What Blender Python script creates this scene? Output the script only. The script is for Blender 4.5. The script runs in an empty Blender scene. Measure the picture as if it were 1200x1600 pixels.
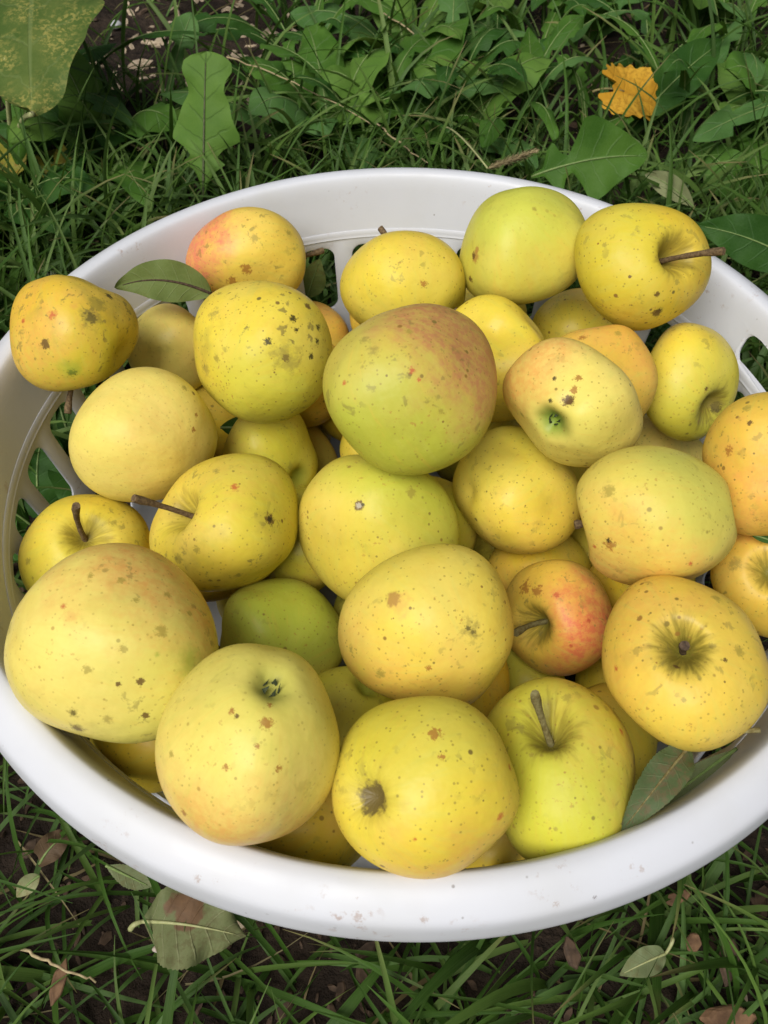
import bpy, bmesh, math, random
import numpy as np
from mathutils import Vector

random.seed(7)
RNG = np.random.default_rng(11)
SC = bpy.context.scene
COL = SC.collection

# ------------------------------------------------------------------ camera
# phone camera; world origin = centre of the basket's rim circle (rim crest at z = 0)
F = 1386.0                       # focal length in photo pixels (photo 1200 x 1600)
CAM_D, CAM_H, YAW, PIT, ROLL = 0.30794161, 0.32980965, -0.04028961, 0.92378517, -0.00113733
CP = np.array([0.0, -CAM_D, CAM_H])
FW = np.array([math.sin(YAW)*math.cos(PIT), math.cos(YAW)*math.cos(PIT), -math.sin(PIT)])
_r = np.cross(FW, [0, 0, 1.0]); _r /= np.linalg.norm(_r)
_u = np.cross(_r, FW)
RT = _r*math.cos(ROLL) + _u*math.sin(ROLL)
UP = -_r*math.sin(ROLL) + _u*math.cos(ROLL)
cam_data = bpy.data.cameras.new("camera")
cam = bpy.data.objects.new("camera", cam_data); COL.objects.link(cam)
from mathutils import Matrix
cam.matrix_world = Matrix(((RT[0], UP[0], -FW[0], CP[0]), (RT[1], UP[1], -FW[1], CP[1]),
                           (RT[2], UP[2], -FW[2], CP[2]), (0, 0, 0, 1)))
cam_data.sensor_fit = 'VERTICAL'; cam_data.sensor_height = 36.0; cam_data.sensor_width = 27.0
cam_data.lens = 36.0*F/1600.0
cam_data.clip_start = 0.01; cam_data.clip_end = 300.0
cam_data.dof.use_dof = True; cam_data.dof.focus_distance = 0.44; cam_data.dof.aperture_fstop = 26.0
SC.camera = cam

# ------------------------------------------------------------------ world, sun, exposure (bright overcast)
SUN_EL, SUN_AZ = math.radians(55), math.radians(208)   # azimuth clockwise from +Y: bright hazy sun behind the camera and a little to its left
world = bpy.data.worlds.new("World"); SC.world = world; world.use_nodes = True
wn = world.node_tree.nodes; wl = world.node_tree.links; wn.clear()
sky = wn.new("ShaderNodeTexSky"); sky.sky_type = 'NISHITA'; sky.sun_disc = False
sky.sun_elevation = SUN_EL; sky.sun_rotation = SUN_AZ
sky.air_density = 1.0; sky.dust_density = 6.0; sky.ozone_density = 1.0
bg = wn.new("ShaderNodeBackground"); bg.inputs[1].default_value = 0.05
hs = wn.new("ShaderNodeHueSaturation"); hs.inputs["Saturation"].default_value = 0.5   # thin high cloud: a paler sky
wo = wn.new("ShaderNodeOutputWorld")
wl.new(sky.outputs[0], hs.inputs["Color"]); wl.new(hs.outputs[0], bg.inputs[0]); wl.new(bg.outputs[0], wo.inputs[0])
sd = bpy.data.lights.new("sun", 'SUN'); sd.energy = 2.9; sd.angle = math.radians(40); sd.color = (1.0, 0.985, 0.95)
sun = bpy.data.objects.new("sun", sd); COL.objects.link(sun)
_d = Vector((math.sin(SUN_AZ)*math.cos(SUN_EL), math.cos(SUN_AZ)*math.cos(SUN_EL), math.sin(SUN_EL)))
sun.rotation_euler = _d.to_track_quat('Z', 'Y').to_euler()
SC.view_settings.view_transform = 'Standard'; SC.view_settings.look = 'None'
SC.cycles.max_bounces = 6; SC.cycles.diffuse_bounces = 2; SC.cycles.glossy_bounces = 2; SC.cycles.transmission_bounces = 3
SC.view_settings.exposure = 0.12; SC.view_settings.gamma = 1.0
SC.view_settings.use_curve_mapping = False

GZ = -0.18                       # ground level under the basket

# ------------------------------------------------------------------ helpers
def ray(px, py):
    return FW + (px-600)/F*RT + (800-py)/F*UP          # length 1 along the optical axis
def at_z(px, py, z):
    d = ray(px, py); return CP + d*((z-CP[2])/d[2])
def project(P):
    d = np.asarray(P) - CP; z = d @ FW
    return np.stack([600+F*(d @ RT)/z, 800-F*(d @ UP)/z], -1)
def cvec(v):                                            # (right, up, towards viewer) of the photo -> world direction
    w = v[0]*RT + v[1]*UP - v[2]*FW
    return w/np.linalg.norm(w)
def srgb(r, g, b):
    f = lambda c: (c/255/12.92 if c/255 <= .04045 else ((c/255+.055)/1.055)**2.4)
    return (f(r), f(g), f(b), 1.0)
def tag(o, label, cat, group=None):
    o["label"] = label; o["category"] = cat
    if group: o["group"] = group
    return o
def empty(name, loc=(0, 0, 0), parent=None):
    o = bpy.data.objects.new(name, None); o.empty_display_size = .01
    COL.objects.link(o); o.location = loc
    if parent: o.parent = parent
    return o
def mesh_obj(name, verts, faces, mat=None, parent=None, smooth=True, loc=None, attrs=None, sharp=None):
    me = bpy.data.meshes.new(name)
    me.from_pydata([tuple(map(float, v)) for v in verts], [], [tuple(map(int, f)) for f in faces])
    if smooth: me.polygons.foreach_set("use_smooth", [True]*len(me.polygons))
    if sharp: me.set_sharp_from_angle(angle=math.radians(sharp))
    for k, (typ, data) in (attrs or {}).items():
        a = me.attributes.new(k, typ, 'POINT')
        a.data.foreach_set("vector" if typ == 'FLOAT_VECTOR' else "color" if typ == 'FLOAT_COLOR' else "value", np.asarray(data, dtype=np.float32).ravel())
    me.update()
    if mat: me.materials.append(mat)
    o = bpy.data.objects.new(name, me); COL.objects.link(o)
    if parent: o.parent = parent
    if loc is not None: o.location = loc
    return o

class NT:
    """small node-tree helper"""
    def __init__(s, tree): s.t = tree; s.n = tree.nodes; s.l = tree.links
    def set(s, sock, v):
        if v is None: return
        if hasattr(v, "is_output") or isinstance(v, bpy.types.NodeSocket): s.l.new(v, sock)
        else: sock.default_value = v
    def math(s, op, a, b=None, c=None, clamp=False):
        n = s.n.new("ShaderNodeMath"); n.operation = op; n.use_clamp = clamp
        for i, v in enumerate((a, b, c)): s.set(n.inputs[i], v)
        return n.outputs[0]
    def vmath(s, op, a, b=None, out=0):
        n = s.n.new("ShaderNodeVectorMath"); n.operation = op
        s.set(n.inputs[0], a)
        if b is not None:
            if op == 'SCALE': s.set(n.inputs[3], b)
            else: s.set(n.inputs[1], b)
        return n.outputs[out]
    def noise(s, vec, scale, detail=2.0, rough=.5, dist=0.0, col=False):
        n = s.n.new("ShaderNodeTexNoise"); s.set(n.inputs["Vector"], vec)
        s.set(n.inputs["Scale"], scale); n.inputs["Detail"].default_value = detail
        n.inputs["Roughness"].default_value = rough; n.inputs["Distortion"].default_value = dist
        return n.outputs[1 if col else 0]
    def voro(s, vec, scale, feature='F1'):
        n = s.n.new("ShaderNodeTexVoronoi"); n.feature = feature
        s.set(n.inputs["Vector"], vec); s.set(n.inputs["Scale"], scale)
        return n
    def ramp(s, v, lo, hi, a=0.0, b=1.0, smooth=True):
        n = s.n.new("ShaderNodeMapRange"); n.interpolation_type = 'SMOOTHSTEP' if smooth else 'LINEAR'
        s.set(n.inputs[0], v); s.set(n.inputs[1], lo); s.set(n.inputs[2], hi); s.set(n.inputs[3], a); s.set(n.inputs[4], b)
        return n.outputs[0]
    def mix(s, fac, a, b, blend='MIX'):
        n = s.n.new("ShaderNodeMix"); n.data_type = 'RGBA'; n.blend_type = blend
        s.set(n.inputs[0], fac); s.set(n.inputs[6], a); s.set(n.inputs[7], b)
        return n.outputs[2]
    def attr(s, name, out="Vector"):
        n = s.n.new("ShaderNodeAttribute"); n.attribute_name = name; return n.outputs[out]
    def sep(s, v):
        n = s.n.new("ShaderNodeSeparateXYZ"); s.set(n.inputs[0], v); return n.outputs
    def comb(s, x, y, z):
        n = s.n.new("ShaderNodeCombineXYZ")
        for i, v in enumerate((x, y, z)): s.set(n.inputs[i], v)
        return n.outputs[0]
    def obj(s): return s.n.new("ShaderNodeTexCoord").outputs["Object"]
    def bump(s, h, strength, dist):
        n = s.n.new("ShaderNodeBump"); n.inputs["Strength"].default_value = strength; n.inputs["Distance"].default_value = dist
        s.set(n.inputs["Height"], h); return n.outputs[0]

def new_mat(name):
    m = bpy.data.materials.new(name); m.use_nodes = True
    m.node_tree.nodes.clear(); t = NT(m.node_tree)
    out = t.n.new("ShaderNodeOutputMaterial")
    return m, t, out
def principled(t, out, color, rough=.5, normal=None, spec=.5, sss=0.0, sss_r=(1, .5, .2), sss_scale=.005, coat=0.0):
    p = t.n.new("ShaderNodeBsdfPrincipled")
    t.set(p.inputs["Base Color"], color); t.set(p.inputs["Roughness"], rough)
    p.inputs["Specular IOR Level"].default_value = spec
    if normal is not None: t.l.new(normal, p.inputs["Normal"])
    if sss:
        p.inputs["Subsurface Weight"].default_value = sss; p.inputs["Subsurface Radius"].default_value = sss_r
        p.inputs["Subsurface Scale"].default_value = sss_scale
    if coat: p.inputs["Coat Weight"].default_value = coat; p.inputs["Coat Roughness"].default_value = .3
    if out is not None: t.l.new(p.outputs[0], out.inputs[0])
    return p

def ng_mark():
    g = bpy.data.node_groups.new("skin mark", 'ShaderNodeTree'); I = g.interface
    for n, typ, d in (("Vector", 'NodeSocketVector', (0, 0, 0)), ("Center", 'NodeSocketVector', (0, 0, 0)), ("Radius", 'NodeSocketFloat', .003), ("Soft", 'NodeSocketFloat', .4), ("Rough", 'NodeSocketFloat', .8)):
        s = I.new_socket(n, in_out='INPUT', socket_type=typ); s.default_value = d
    I.new_socket("Fac", in_out='OUTPUT', socket_type='NodeSocketFloat')
    t = NT(g); gi = t.n.new("NodeGroupInput").outputs; go = t.n.new("NodeGroupOutput")
    d = t.math('DIVIDE', t.vmath('DISTANCE', gi["Vector"], gi["Center"], out=1), gi["Radius"])
    nz = t.noise(gi["Vector"], t.math('DIVIDE', 2.1, gi["Radius"]), 4, .65)
    d = t.math('ADD', d, t.math('MULTIPLY', t.math('SUBTRACT', nz, .5), t.math('MULTIPLY', gi["Rough"], 2.9)))
    t.l.new(t.ramp(d, 1.0, t.math('SUBTRACT', 1.0, gi["Soft"])), go.inputs[0])
    return g
NGM = ng_mark()

# ------------------------------------------------------------------ materials: plastic, soil, plants
def make_plastic():
    m, t, out = new_mat("white plastic")
    v = t.obj()
    spots = t.ramp(t.noise(v, 170, 4, .65), .58, .70)
    area = t.ramp(t.noise(v, 24, 3), .53, .64)
    scuff = t.math('MULTIPLY', spots, area)
    fine = t.math('MULTIPLY', t.ramp(t.voro(v, 120).outputs[0], .10, .05), t.ramp(t.noise(v, 33, 1), .50, .62))
    base = t.mix(t.ramp(t.noise(v, 22, 4), .35, .7), (.625, .64, .685, 1), (.595, .605, .63, 1))
    c = t.mix(t.math('MULTIPLY', scuff, .6), base, (.34, .22, .16, 1))
    c = t.mix(t.math('MULTIPLY', fine, .65), c, (.13, .10, .075, 1))
    for px, py, rp, kind in ((192,1296,9,0),(272,1305,8,0),(445,1380,10,0),(447,1392,7,0),(487,1382,9,0),(340,1372,8,0),(852,1397,10,0),(890,1390,5,1),(893,1397,4,1),(927,1362,13,0),(972,1350,10,0),(745,1417,8,0),
                             (775,1452,8,0),(655,1407,12,0),(662,1435,8,0),(868,1412,6,0),(760,273,10,0),(775,268,7,0),(120,1227,4,1),(930,1404,4,1),(60,1190,6,0),(1130,1250,7,0),(1060,1372,9,0),(1100,1345,5,1),(560,1432,10,0),(1010,1395,7,0),(310,1372,7,0)):
        q = t.n.new("ShaderNodeGroup"); q.node_tree = NGM; t.l.new(v, q.inputs[0])
        P = at_z(px, py, -.006); q.inputs[1].default_value = tuple(P); q.inputs[2].default_value = rp*1.15/F*float((P-CP) @ FW)
        q.inputs[3].default_value = .8; q.inputs[4].default_value = 1.15
        c = t.mix(t.math('MULTIPLY', q.outputs[0], (.55, .8)[kind]), c, ((.34, .23, .17, 1), (.09, .06, .05, 1))[kind])
    bump = t.bump(t.noise(v, 260, 3), .10, .0006)
    rough = t.ramp(t.noise(v, 40, 3), .3, .7, .38, .55)
    principled(t, out, c, rough, bump, spec=.4)
    return m
PLASTIC = make_plastic()

def make_soil():
    m, t, out = new_mat("dark soil")
    v = t.obj()
    n1 = t.noise(v, 35, 6, .65); n2 = t.noise(v, 160, 5, .7)
    c = t.mix(t.ramp(n1, .3, .7), (.016, .010, .007, 1), (.045, .030, .020, 1))
    c = t.mix(t.ramp(n2, .58, .75), c, (.085, .058, .036, 1))
    vor = t.voro(v, 130)
    h = t.math('ADD', t.math('MULTIPLY', n1, .5), t.math('SUBTRACT', n2, t.math('MULTIPLY', vor.outputs[0], .6)))
    principled(t, out, c, .92, t.bump(h, .9, .008), spec=.25)
    return m
SOIL = make_soil()

def make_grass_mat():
    m, t, out = new_mat("grass blade")
    c = t.attr("Col", "Color")
    uv = t.sep(t.attr("luv"))
    stripe = t.noise(t.comb(t.math('MULTIPLY', uv[1], 9), t.math('MULTIPLY', uv[0], 1.5), uv[2]), 1.2, 2)
    c = t.mix(t.ramp(stripe, .35, .7, 0, .22), c, (.15, .25, .06, 1))
    p = principled(t, None, c, .48, t.bump(stripe, .35, .0008), spec=.22)
    tr = t.n.new("ShaderNodeBsdfTranslucent"); t.set(tr.inputs[0], t.mix(.5, c, (.16, .30, .03, 1)))
    mx = t.n.new("ShaderNodeMixShader"); mx.inputs[0].default_value = .28
    t.l.new(p.outputs[0], mx.inputs[1]); t.l.new(tr.outputs[0], mx.inputs[2]); t.l.new(mx.outputs[0], out.inputs[0])
    return m
GRASS = make_grass_mat()

def leaf_mat(name, c1, c2, vein, vein_amt=.55, nveins=8, speck=None, speck_amt=0.0, rough=.55, trans=.25, patch=None, slant=1.0):
    """luv attribute: x = along midrib 0..1, y = across -1..1, z = random"""
    m, t, out = new_mat(name)
    v = t.obj(); luv = t.sep(t.attr("luv"))
    a = t.math('ABSOLUTE', luv[1])
    mid = t.ramp(a, .05, .015)
    ph = t.math('SUBTRACT', t.math('MULTIPLY', luv[0], nveins), t.math('MULTIPLY', a, slant))
    wob = t.math('MULTIPLY', t.math('SUBTRACT', t.noise(v, 60, 2), .5), .55)
    fr = t.math('ABSOLUTE', t.math('SUBTRACT', t.math('FRACT', t.math('ADD', ph, wob)), .5))
    lat = t.math('MULTIPLY', t.ramp(fr, .075, .02), t.ramp(a, 1.0, .55))
    vein_f = t.math('MAXIMUM', mid, t.math('MULTIPLY', lat, .55))
    net = t.ramp(t.voro(v, 420, 'DISTANCE_TO_EDGE').outputs[0], .12, .02)
    c = t.mix(t.ramp(t.noise(v, 28, 4), .3, .7), c1, c2)
    c = t.mix(t.math('MULTIPLY', net, .08), c, vein)
    c = t.mix(t.math('MULTIPLY', vein_f, vein_amt), c, vein)
    if speck is not None:
        s1 = t.math('MULTIPLY', t.ramp(t.noise(v, 260, 5, .7), .47, .60), t.ramp(t.noise(v, 26, 3), .36, .56))
        c = t.mix(t.math('MULTIPLY', s1, speck_amt), c, speck)
    if patch is not None:            # (s0, v0, radius, colour): one dead patch at a place on the leaf
        d = t.math('SQRT', t.math('ADD', t.math('POWER', t.math('SUBTRACT', luv[0], patch[0]), 2.0), t.math('POWER', t.math('MULTIPLY', t.math('SUBTRACT', luv[1], patch[1]), .35), 2.0)))
        d = t.math('ADD', d, t.math('MULTIPLY', t.math('SUBTRACT', t.noise(v, 110, 4), .5), .30))
        c = t.mix(t.ramp(d, patch[2], patch[2]*.8), c, t.mix(t.noise(v, 300, 2), patch[3], srgb(128, 98, 72)))
    h = t.math('ADD', t.math('MULTIPLY', vein_f, -1.0), t.math('MULTIPLY', t.noise(v, 150, 3), .8))
    p = principled(t, None, c, rough, t.bump(h, .5, .0012), spec=.14)
    tr = t.n.new("ShaderNodeBsdfTranslucent"); t.set(tr.inputs[0], t.mix(.4, c, (.20, .32, .03, 1)))
    mx = t.n.new("ShaderNodeMixShader"); mx.inputs[0].default_value = trans
    t.l.new(p.outputs[0], mx.inputs[1]); t.l.new(tr.outputs[0], mx.inputs[2]); t.l.new(mx.outputs[0], out.inputs[0])
    return m
LM = dict(
    weed=leaf_mat("weed leaf", (.046, .122, .014, 1), (.076, .168, .022, 1), (.16, .25, .10, 1), .5, 7),
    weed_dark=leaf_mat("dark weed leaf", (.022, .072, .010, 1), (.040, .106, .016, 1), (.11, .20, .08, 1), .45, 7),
    weed_light=leaf_mat("light weed leaf", (.090, .185, .028, 1), (.13, .235, .042, 1), (.048, .090, .024, 1), .6, 7),
    weed_blue=leaf_mat("bluish weed leaf", (.062, .150, .034, 1), (.095, .195, .050, 1), (.18, .27, .14, 1), .45, 6),
    spotted=leaf_mat("spotted yellowing leaf", (.060, .105, .020, 1), (.115, .155, .035, 1), (.17, .22, .08, 1), .45, 5, speck=(.34, .30, .08, 1), speck_amt=.7, trans=.12),
    apple_dark=leaf_mat("apple leaf upper side", (.14, .19, .052, 1), (.20, .25, .080, 1), (.30, .35, .16, 1), .45, 8, speck=(.20, .12, .045, 1), speck_amt=.35),
    apple_grey=leaf_mat("apple leaf underside", (.080, .120, .048, 1), (.115, .155, .070, 1), (.21, .25, .13, 1), .6, 8, speck=(.23, .10, .07, 1), speck_amt=.4),
    fallen=leaf_mat("fallen leaf underside", (.145, .170, .070, 1), (.195, .215, .095, 1), (.33, .33, .18, 1), .6, 7, speck=(.13, .11, .05, 1), speck_amt=.5, patch=(.45, .30, .20, (.12, .075, .045, 1))),
    pale=leaf_mat("pale fallen leaf", (.25, .28, .13, 1), (.31, .32, .16, 1), (.38, .38, .22, 1), .5, 6, speck=(.20, .13, .06, 1), speck_amt=.5),
    olive=leaf_mat("olive fallen leaf", (.15, .19, .085, 1), (.20, .23, .11, 1), (.30, .32, .18, 1), .5, 6, speck=(.16, .12, .05, 1), speck_amt=.4),
    brown=leaf_mat("brown dry leaf", (.10, .065, .038, 1), (.17, .11, .065, 1), (.22, .16, .10, 1), .4, 6, trans=.1),
    orange=leaf_mat("orange maple leaf", (.60, .30, .025, 1), (.70, .40, .045, 1), (.42, .20, .02, 1), .4, 6, speck=(.30, .13, .015, 1), speck_amt=.5),
    yellow=leaf_mat("yellowed leaf", (.30, .27, .035, 1), (.22, .22, .04, 1), (.30, .28, .10, 1), .4, 6, speck=(.25, .13, .02, 1), speck_amt=.7),
)
def simple_mat(name, c1, c2, scale=120, rough=.8, bump=.4, stretch=None, bd=.001):
    m, t, out = new_mat(name); v = t.obj()
    if stretch: v = t.vmath('MULTIPLY', v, stretch)
    n = t.noise(v, scale, 5, .6)
    principled(t, out, t.mix(t.ramp(n, .3, .7), c1, c2), rough, t.bump(n, bump, bd), spec=.3)
    return m
STEM = simple_mat("apple stem", (.075, .045, .022, 1), (.20, .135, .065, 1), 700)
STEM_DARK = simple_mat("dark apple stem", (.035, .022, .014, 1), (.11, .07, .04, 1), 700)
STEM_GREEN = simple_mat("greenish apple stem", (.13, .10, .03, 1), (.24, .21, .09, 1), 500)
CALYX = simple_mat("dried calyx", (.022, .040, .018, 1), (.07, .075, .035, 1), 600)
CHIP = simple_mat("wood chip", (.11, .060, .032, 1), (.21, .12, .062, 1), 180, stretch=(1, 1, 1))
CHIP_PALE = simple_mat("pale wood chip", (.36, .27, .18, 1), (.52, .42, .30, 1), 180)
CHIP_DARK = simple_mat("dark bark chip", (.045, .029, .019, 1), (.115, .072, .045, 1), 180)
STRAW = simple_mat("dry straw", (.30, .23, .12, 1), (.46, .37, .21, 1), 300)
PETIOLE = simple_mat("green leaf stalk", (.13, .20, .055, 1), (.20, .27, .09, 1), 300, .5)
PALE_PETIOLE = simple_mat("pale leaf stalk", (.30, .32, .13, 1), (.40, .40, .20, 1), 300, .5)
MIDRIB = simple_mat("dark purple midrib", (.055, .075, .028, 1), (.10, .10, .05, 1), 300, .5)
STONE = simple_mat("pale pebble", (.40, .41, .43, 1), (.58, .58, .60, 1), 150)
SEED = simple_mat("seed husk", (.55, .52, .47, 1), (.28, .20, .15, 1), 260)
BRISTLE = simple_mat("tan seed bristles", (.30, .24, .12, 1), (.46, .37, .20, 1), 400)

# ------------------------------------------------------------------ ground
def soil_height(x, y):
    return (.006*np.sin(7.1*x+1.3)*np.cos(6.3*y) + .004*np.sin(17*x+3*y) + .003*np.cos(23*y-9*x+1)
            + .002*np.sin(61*x+5)*np.sin(57*y) + .0015*np.cos(113*x-40*y)*np.sin(97*y))
def build_ground():
    a = np.unique(np.concatenate([-np.geomspace(1.8, 60, 10), np.linspace(-1.4, 1.4, 150), np.geomspace(1.8, 60, 10)]))
    b = np.unique(np.concatenate([-np.geomspace(1.0, 60, 10), np.linspace(-.8, 2.6, 180), np.geomspace(3, 60, 10)]))
    X, Y = np.meshgrid(a, b)
    Z = GZ + soil_height(X, Y)
    V = np.stack([X, Y, Z], -1).reshape(-1, 3); nx = len(a); ny = len(b)
    i = np.arange(ny-1)[:, None]*nx + np.arange(nx-1)[None]
    Fc = np.stack([i, i+1, i+nx+1, i+nx], -1).reshape(-1, 4)
    o = mesh_obj("ground", V, Fc, SOIL); o["kind"] = "structure"
    o["label"] = "dark bare soil with bark mulch under the grass"
build_ground()

# ------------------------------------------------------------------ basket
def wall_r(z):                    # inner surface of the tapered wall
    return .2105 + .21*(z+.036) if z < -.036 else .2105 + .22*(z+.036)
WT = .0024
def lathe(name, prof, mat, parent, n=240, a0=0.0, a1=2*math.pi, sharp=40, close_prof=True):
    full = abs(a1-a0-2*math.pi) < 1e-6
    th = np.linspace(a0, a1, n, endpoint=not full); V = []; k = len(prof)
    for a in th:
        for r, z in prof: V.append((r*math.cos(a), r*math.sin(a), z))
    Fc = []
    m = n if full else n-1
    for i in range(m):
        j = (i+1) % n
        for q in range(k if close_prof else k-1):
            w = (q+1) % k
            Fc.append((i*k+q, j*k+q, j*k+w, i*k+w))
    o = mesh_obj(name, V, Fc, mat, parent, sharp=sharp)
    bm = bmesh.new(); bm.from_mesh(o.data); bmesh.ops.recalc_face_normals(bm, faces=bm.faces); bm.to_mesh(o.data); bm.free()
    return o
def pierced_cell(bm, a0, a1, z0, z1, ha, hz0, hz1, rad, nside=10):
    """one bay of wall between angles a0..a1 with a round-cornered hole; inner and outer skins and the hole's edge"""
    ac = (a0+a1)/2; zc = (hz0+hz1)/2
    hw = ha/2; hh = (hz1-hz0)/2; ra = rad/.2      # corner radius in angle units
    pts = []
    def arc(cx, cz, s):
        for q in range(nside+1):
            t = s + q/nside*math.pi/2
            pts.append((cx + ra*math.cos(t), cz + rad*math.sin(t)))
    arc(ac+hw-ra, zc+hh-rad, 0); arc(ac-hw+ra, zc+hh-rad, math.pi/2); arc(ac-hw+ra, zc-hh+rad, math.pi); arc(ac+hw-ra, zc-hh+rad, 1.5*math.pi)
    rect = []
    W = (a1-a0)/2; Hh = (z1-z0)/2; zcc = (z0+z1)/2
    for c, (sa, sz) in enumerate(((1, 1), (-1, 1), (-1, -1), (1, -1))):
        for q in range(nside+1):
            f = q/nside
            hx, hzv = pts[c*(nside+1)+q]
            if c in (0, 2):
                if f <= .5: p = (ac+sa*W, zcc+sz*Hh*(.55+.9*f))
                else: p = (ac+sa*W*(1-.9*(f-.5)), zcc+sz*Hh)
            else:
                if f <= .5: p = (ac+sa*W*(.55+.9*f), zcc+sz*Hh)
                else: p = (ac+sa*W, zcc+sz*Hh*(1-.9*(f-.5)))
            rect.append(p)
    def vert(a, z, off, lift=0.0):
        r = wall_r(z)+off
        return bm.verts.new((r*math.cos(a), r*math.sin(a), z))
    N = len(pts); e = .0007
    rings = []
    mid = [((p[0]*.86+q[0]*.14), (p[1]*.86+q[1]*.14)) for p, q in zip(pts, rect)]
    for P, off in ((rect, 0), (mid, 0), (pts, e), (pts, WT-e), (mid, WT), (rect, WT)):
        rings.append([vert(a, z, off) for a, z in P])
    for r1, r2 in zip(rings, rings[1:]):
        for i in range(N):
            j = (i+1) % N
            bm.faces.new((r1[i], r1[j], r2[j], r2[i]))
def build_basket():
    root = empty("laundry_basket", (0, 0, GZ))
    tag(root, "round white plastic basket with slotted sides, heaped with yellow apples", "basket")
    off = (0, 0, -GZ)
    # rolled rim with outward-sloping skirt
    prof = [(.21545, -.0135), (.21590, -.0115), (.21645, -.0092), (.21715, -.0066), (.2180, -.0042), (.2188, -.0024), (.2196, -.0012), (.2205, -.0005), (.2216, -.0003),
            (.2235, -.0006), (.2265, -.0016), (.2295, -.0027), (.2325, -.0040), (.2350, -.0053), (.2368, -.0066), (.2380, -.0080), (.2388, -.0098), (.2394, -.0125), (.2399, -.0160), (.2404, -.0205),
            (.2407, -.0238), (.2404, -.0251), (.2394, -.0254), (.2387, -.0242), (.2380, -.0205), (.2372, -.0130), (.2355, -.0090), (.2310, -.0062), (.2265, -.0042), (.2225, -.0036), (.2200, -.0065), (.2180, -.0135)]
    prof = [(.2216+(r-.2216)*.87, z*.9+.0012*min(1, max(0, 1-abs(r-.228)/.008))) if r > .2216 else (r, z) for r, z in prof]
    rim = lathe("rim", prof, PLASTIC, root, n=300, sharp=60); rim.location = off
    # upper solid band, with a hand hole on one side
    zt, zb = -.013, -.0385
    h0, h1 = math.radians(-12), math.radians(27.5)
    nseg = 222
    upper = lathe("upper_wall", [(wall_r(zt), zt), (wall_r((zt+zb)/2), (zt+zb)/2), (wall_r(zb), zb), (wall_r(zb)+WT, zb), (wall_r(zt)+WT, zt)], PLASTIC, root, n=nseg, a0=h1, a1=h0+2*math.pi)
    upper.location = off
    bm = bmesh.new(); pierced_cell(bm, h0, h1, zb, zt, h1-h0-math.radians(5), zb+.0035, zt-.0015, .008, 24)
    bmesh.ops.subdivide_edges(bm, edges=[e for e in bm.edges if e.calc_length() > .012], cuts=4, use_grid_fill=True)
    for v in bm.verts:            # keep the long bay on the curved wall
        a = math.atan2(v.co.y, v.co.x); r = math.hypot(v.co.x, v.co.y); ri = wall_r(v.co.z)
        rr = min(max(r, ri), ri+WT) if r > ri-.0006 else ri
        v.co.x = rr*math.cos(a); v.co.y = rr*math.sin(a)
    bmesh.ops.recalc_face_normals(bm, faces=bm.faces)
    me = bpy.data.meshes.new("hand_hole"); bm.to_mesh(me); bm.free(); me.materials.append(PLASTIC)
    hh = bpy.data.objects.new("hand_hole", me); COL.objects.link(hh); hh.parent = root; hh.location = off
    # ledge line running round the inside
    ledge = lathe("ledge", [(wall_r(-.036)-.0011, -.0388), (wall_r(-.036)-.0013, -.0376), (wall_r(-.036)-.0002, -.0356), (wall_r(-.036)+.004, -.0356), (wall_r(-.036)+.004, -.0400), (wall_r(-.04)-.001, -.0402)], PLASTIC, root, n=240, sharp=50)
    ledge.location = off
    # slotted lower wall, 36 bays, drawn in towards the base
    bm = bmesh.new(); n = 36; da = 2*math.pi/n
    for i in range(n):
        a0 = math.radians(3.5) + i*da
        pierced_cell(bm, a0, a0+da, -.0965, -.0385, da*.66, -.0905, -.0460, .0070, 8)
        pierced_cell(bm, a0, a0+da, -.1500, -.0965, da*.66, -.1440, -.1025, .0070, 8)
    bmesh.ops.remove_doubles(bm, verts=bm.verts, dist=1e-5)
    bmesh.ops.recalc_face_normals(bm, faces=bm.faces)
    for f in bm.faces: f.smooth = True
    me = bpy.data.meshes.new("slotted_wall"); bm.to_mesh(me); bm.free(); me.set_sharp_from_angle(angle=math.radians(50)); me.materials.append(PLASTIC)
    sw = bpy.data.objects.new("slotted_wall", me); COL.objects.link(sw); sw.parent = root; sw.location = off
    low = lathe("lower_wall", [(wall_r(-.150), -.150), (wall_r(-.168), -.168), (wall_r(-.168)-.008, -.1755), (wall_r(-.168)-.008, -.178), (wall_r(-.168)+.001, -.171), (wall_r(-.150)+WT, -.150)], PLASTIC, root, n=180); low.location = off
    base = lathe("base", [(.0005, -.1715), (wall_r(-.168)-.007, -.1725), (wall_r(-.168)-.007, -.175), (.0005, -.174)], PLASTIC, root, n=120); base.location = off
build_basket()

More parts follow.
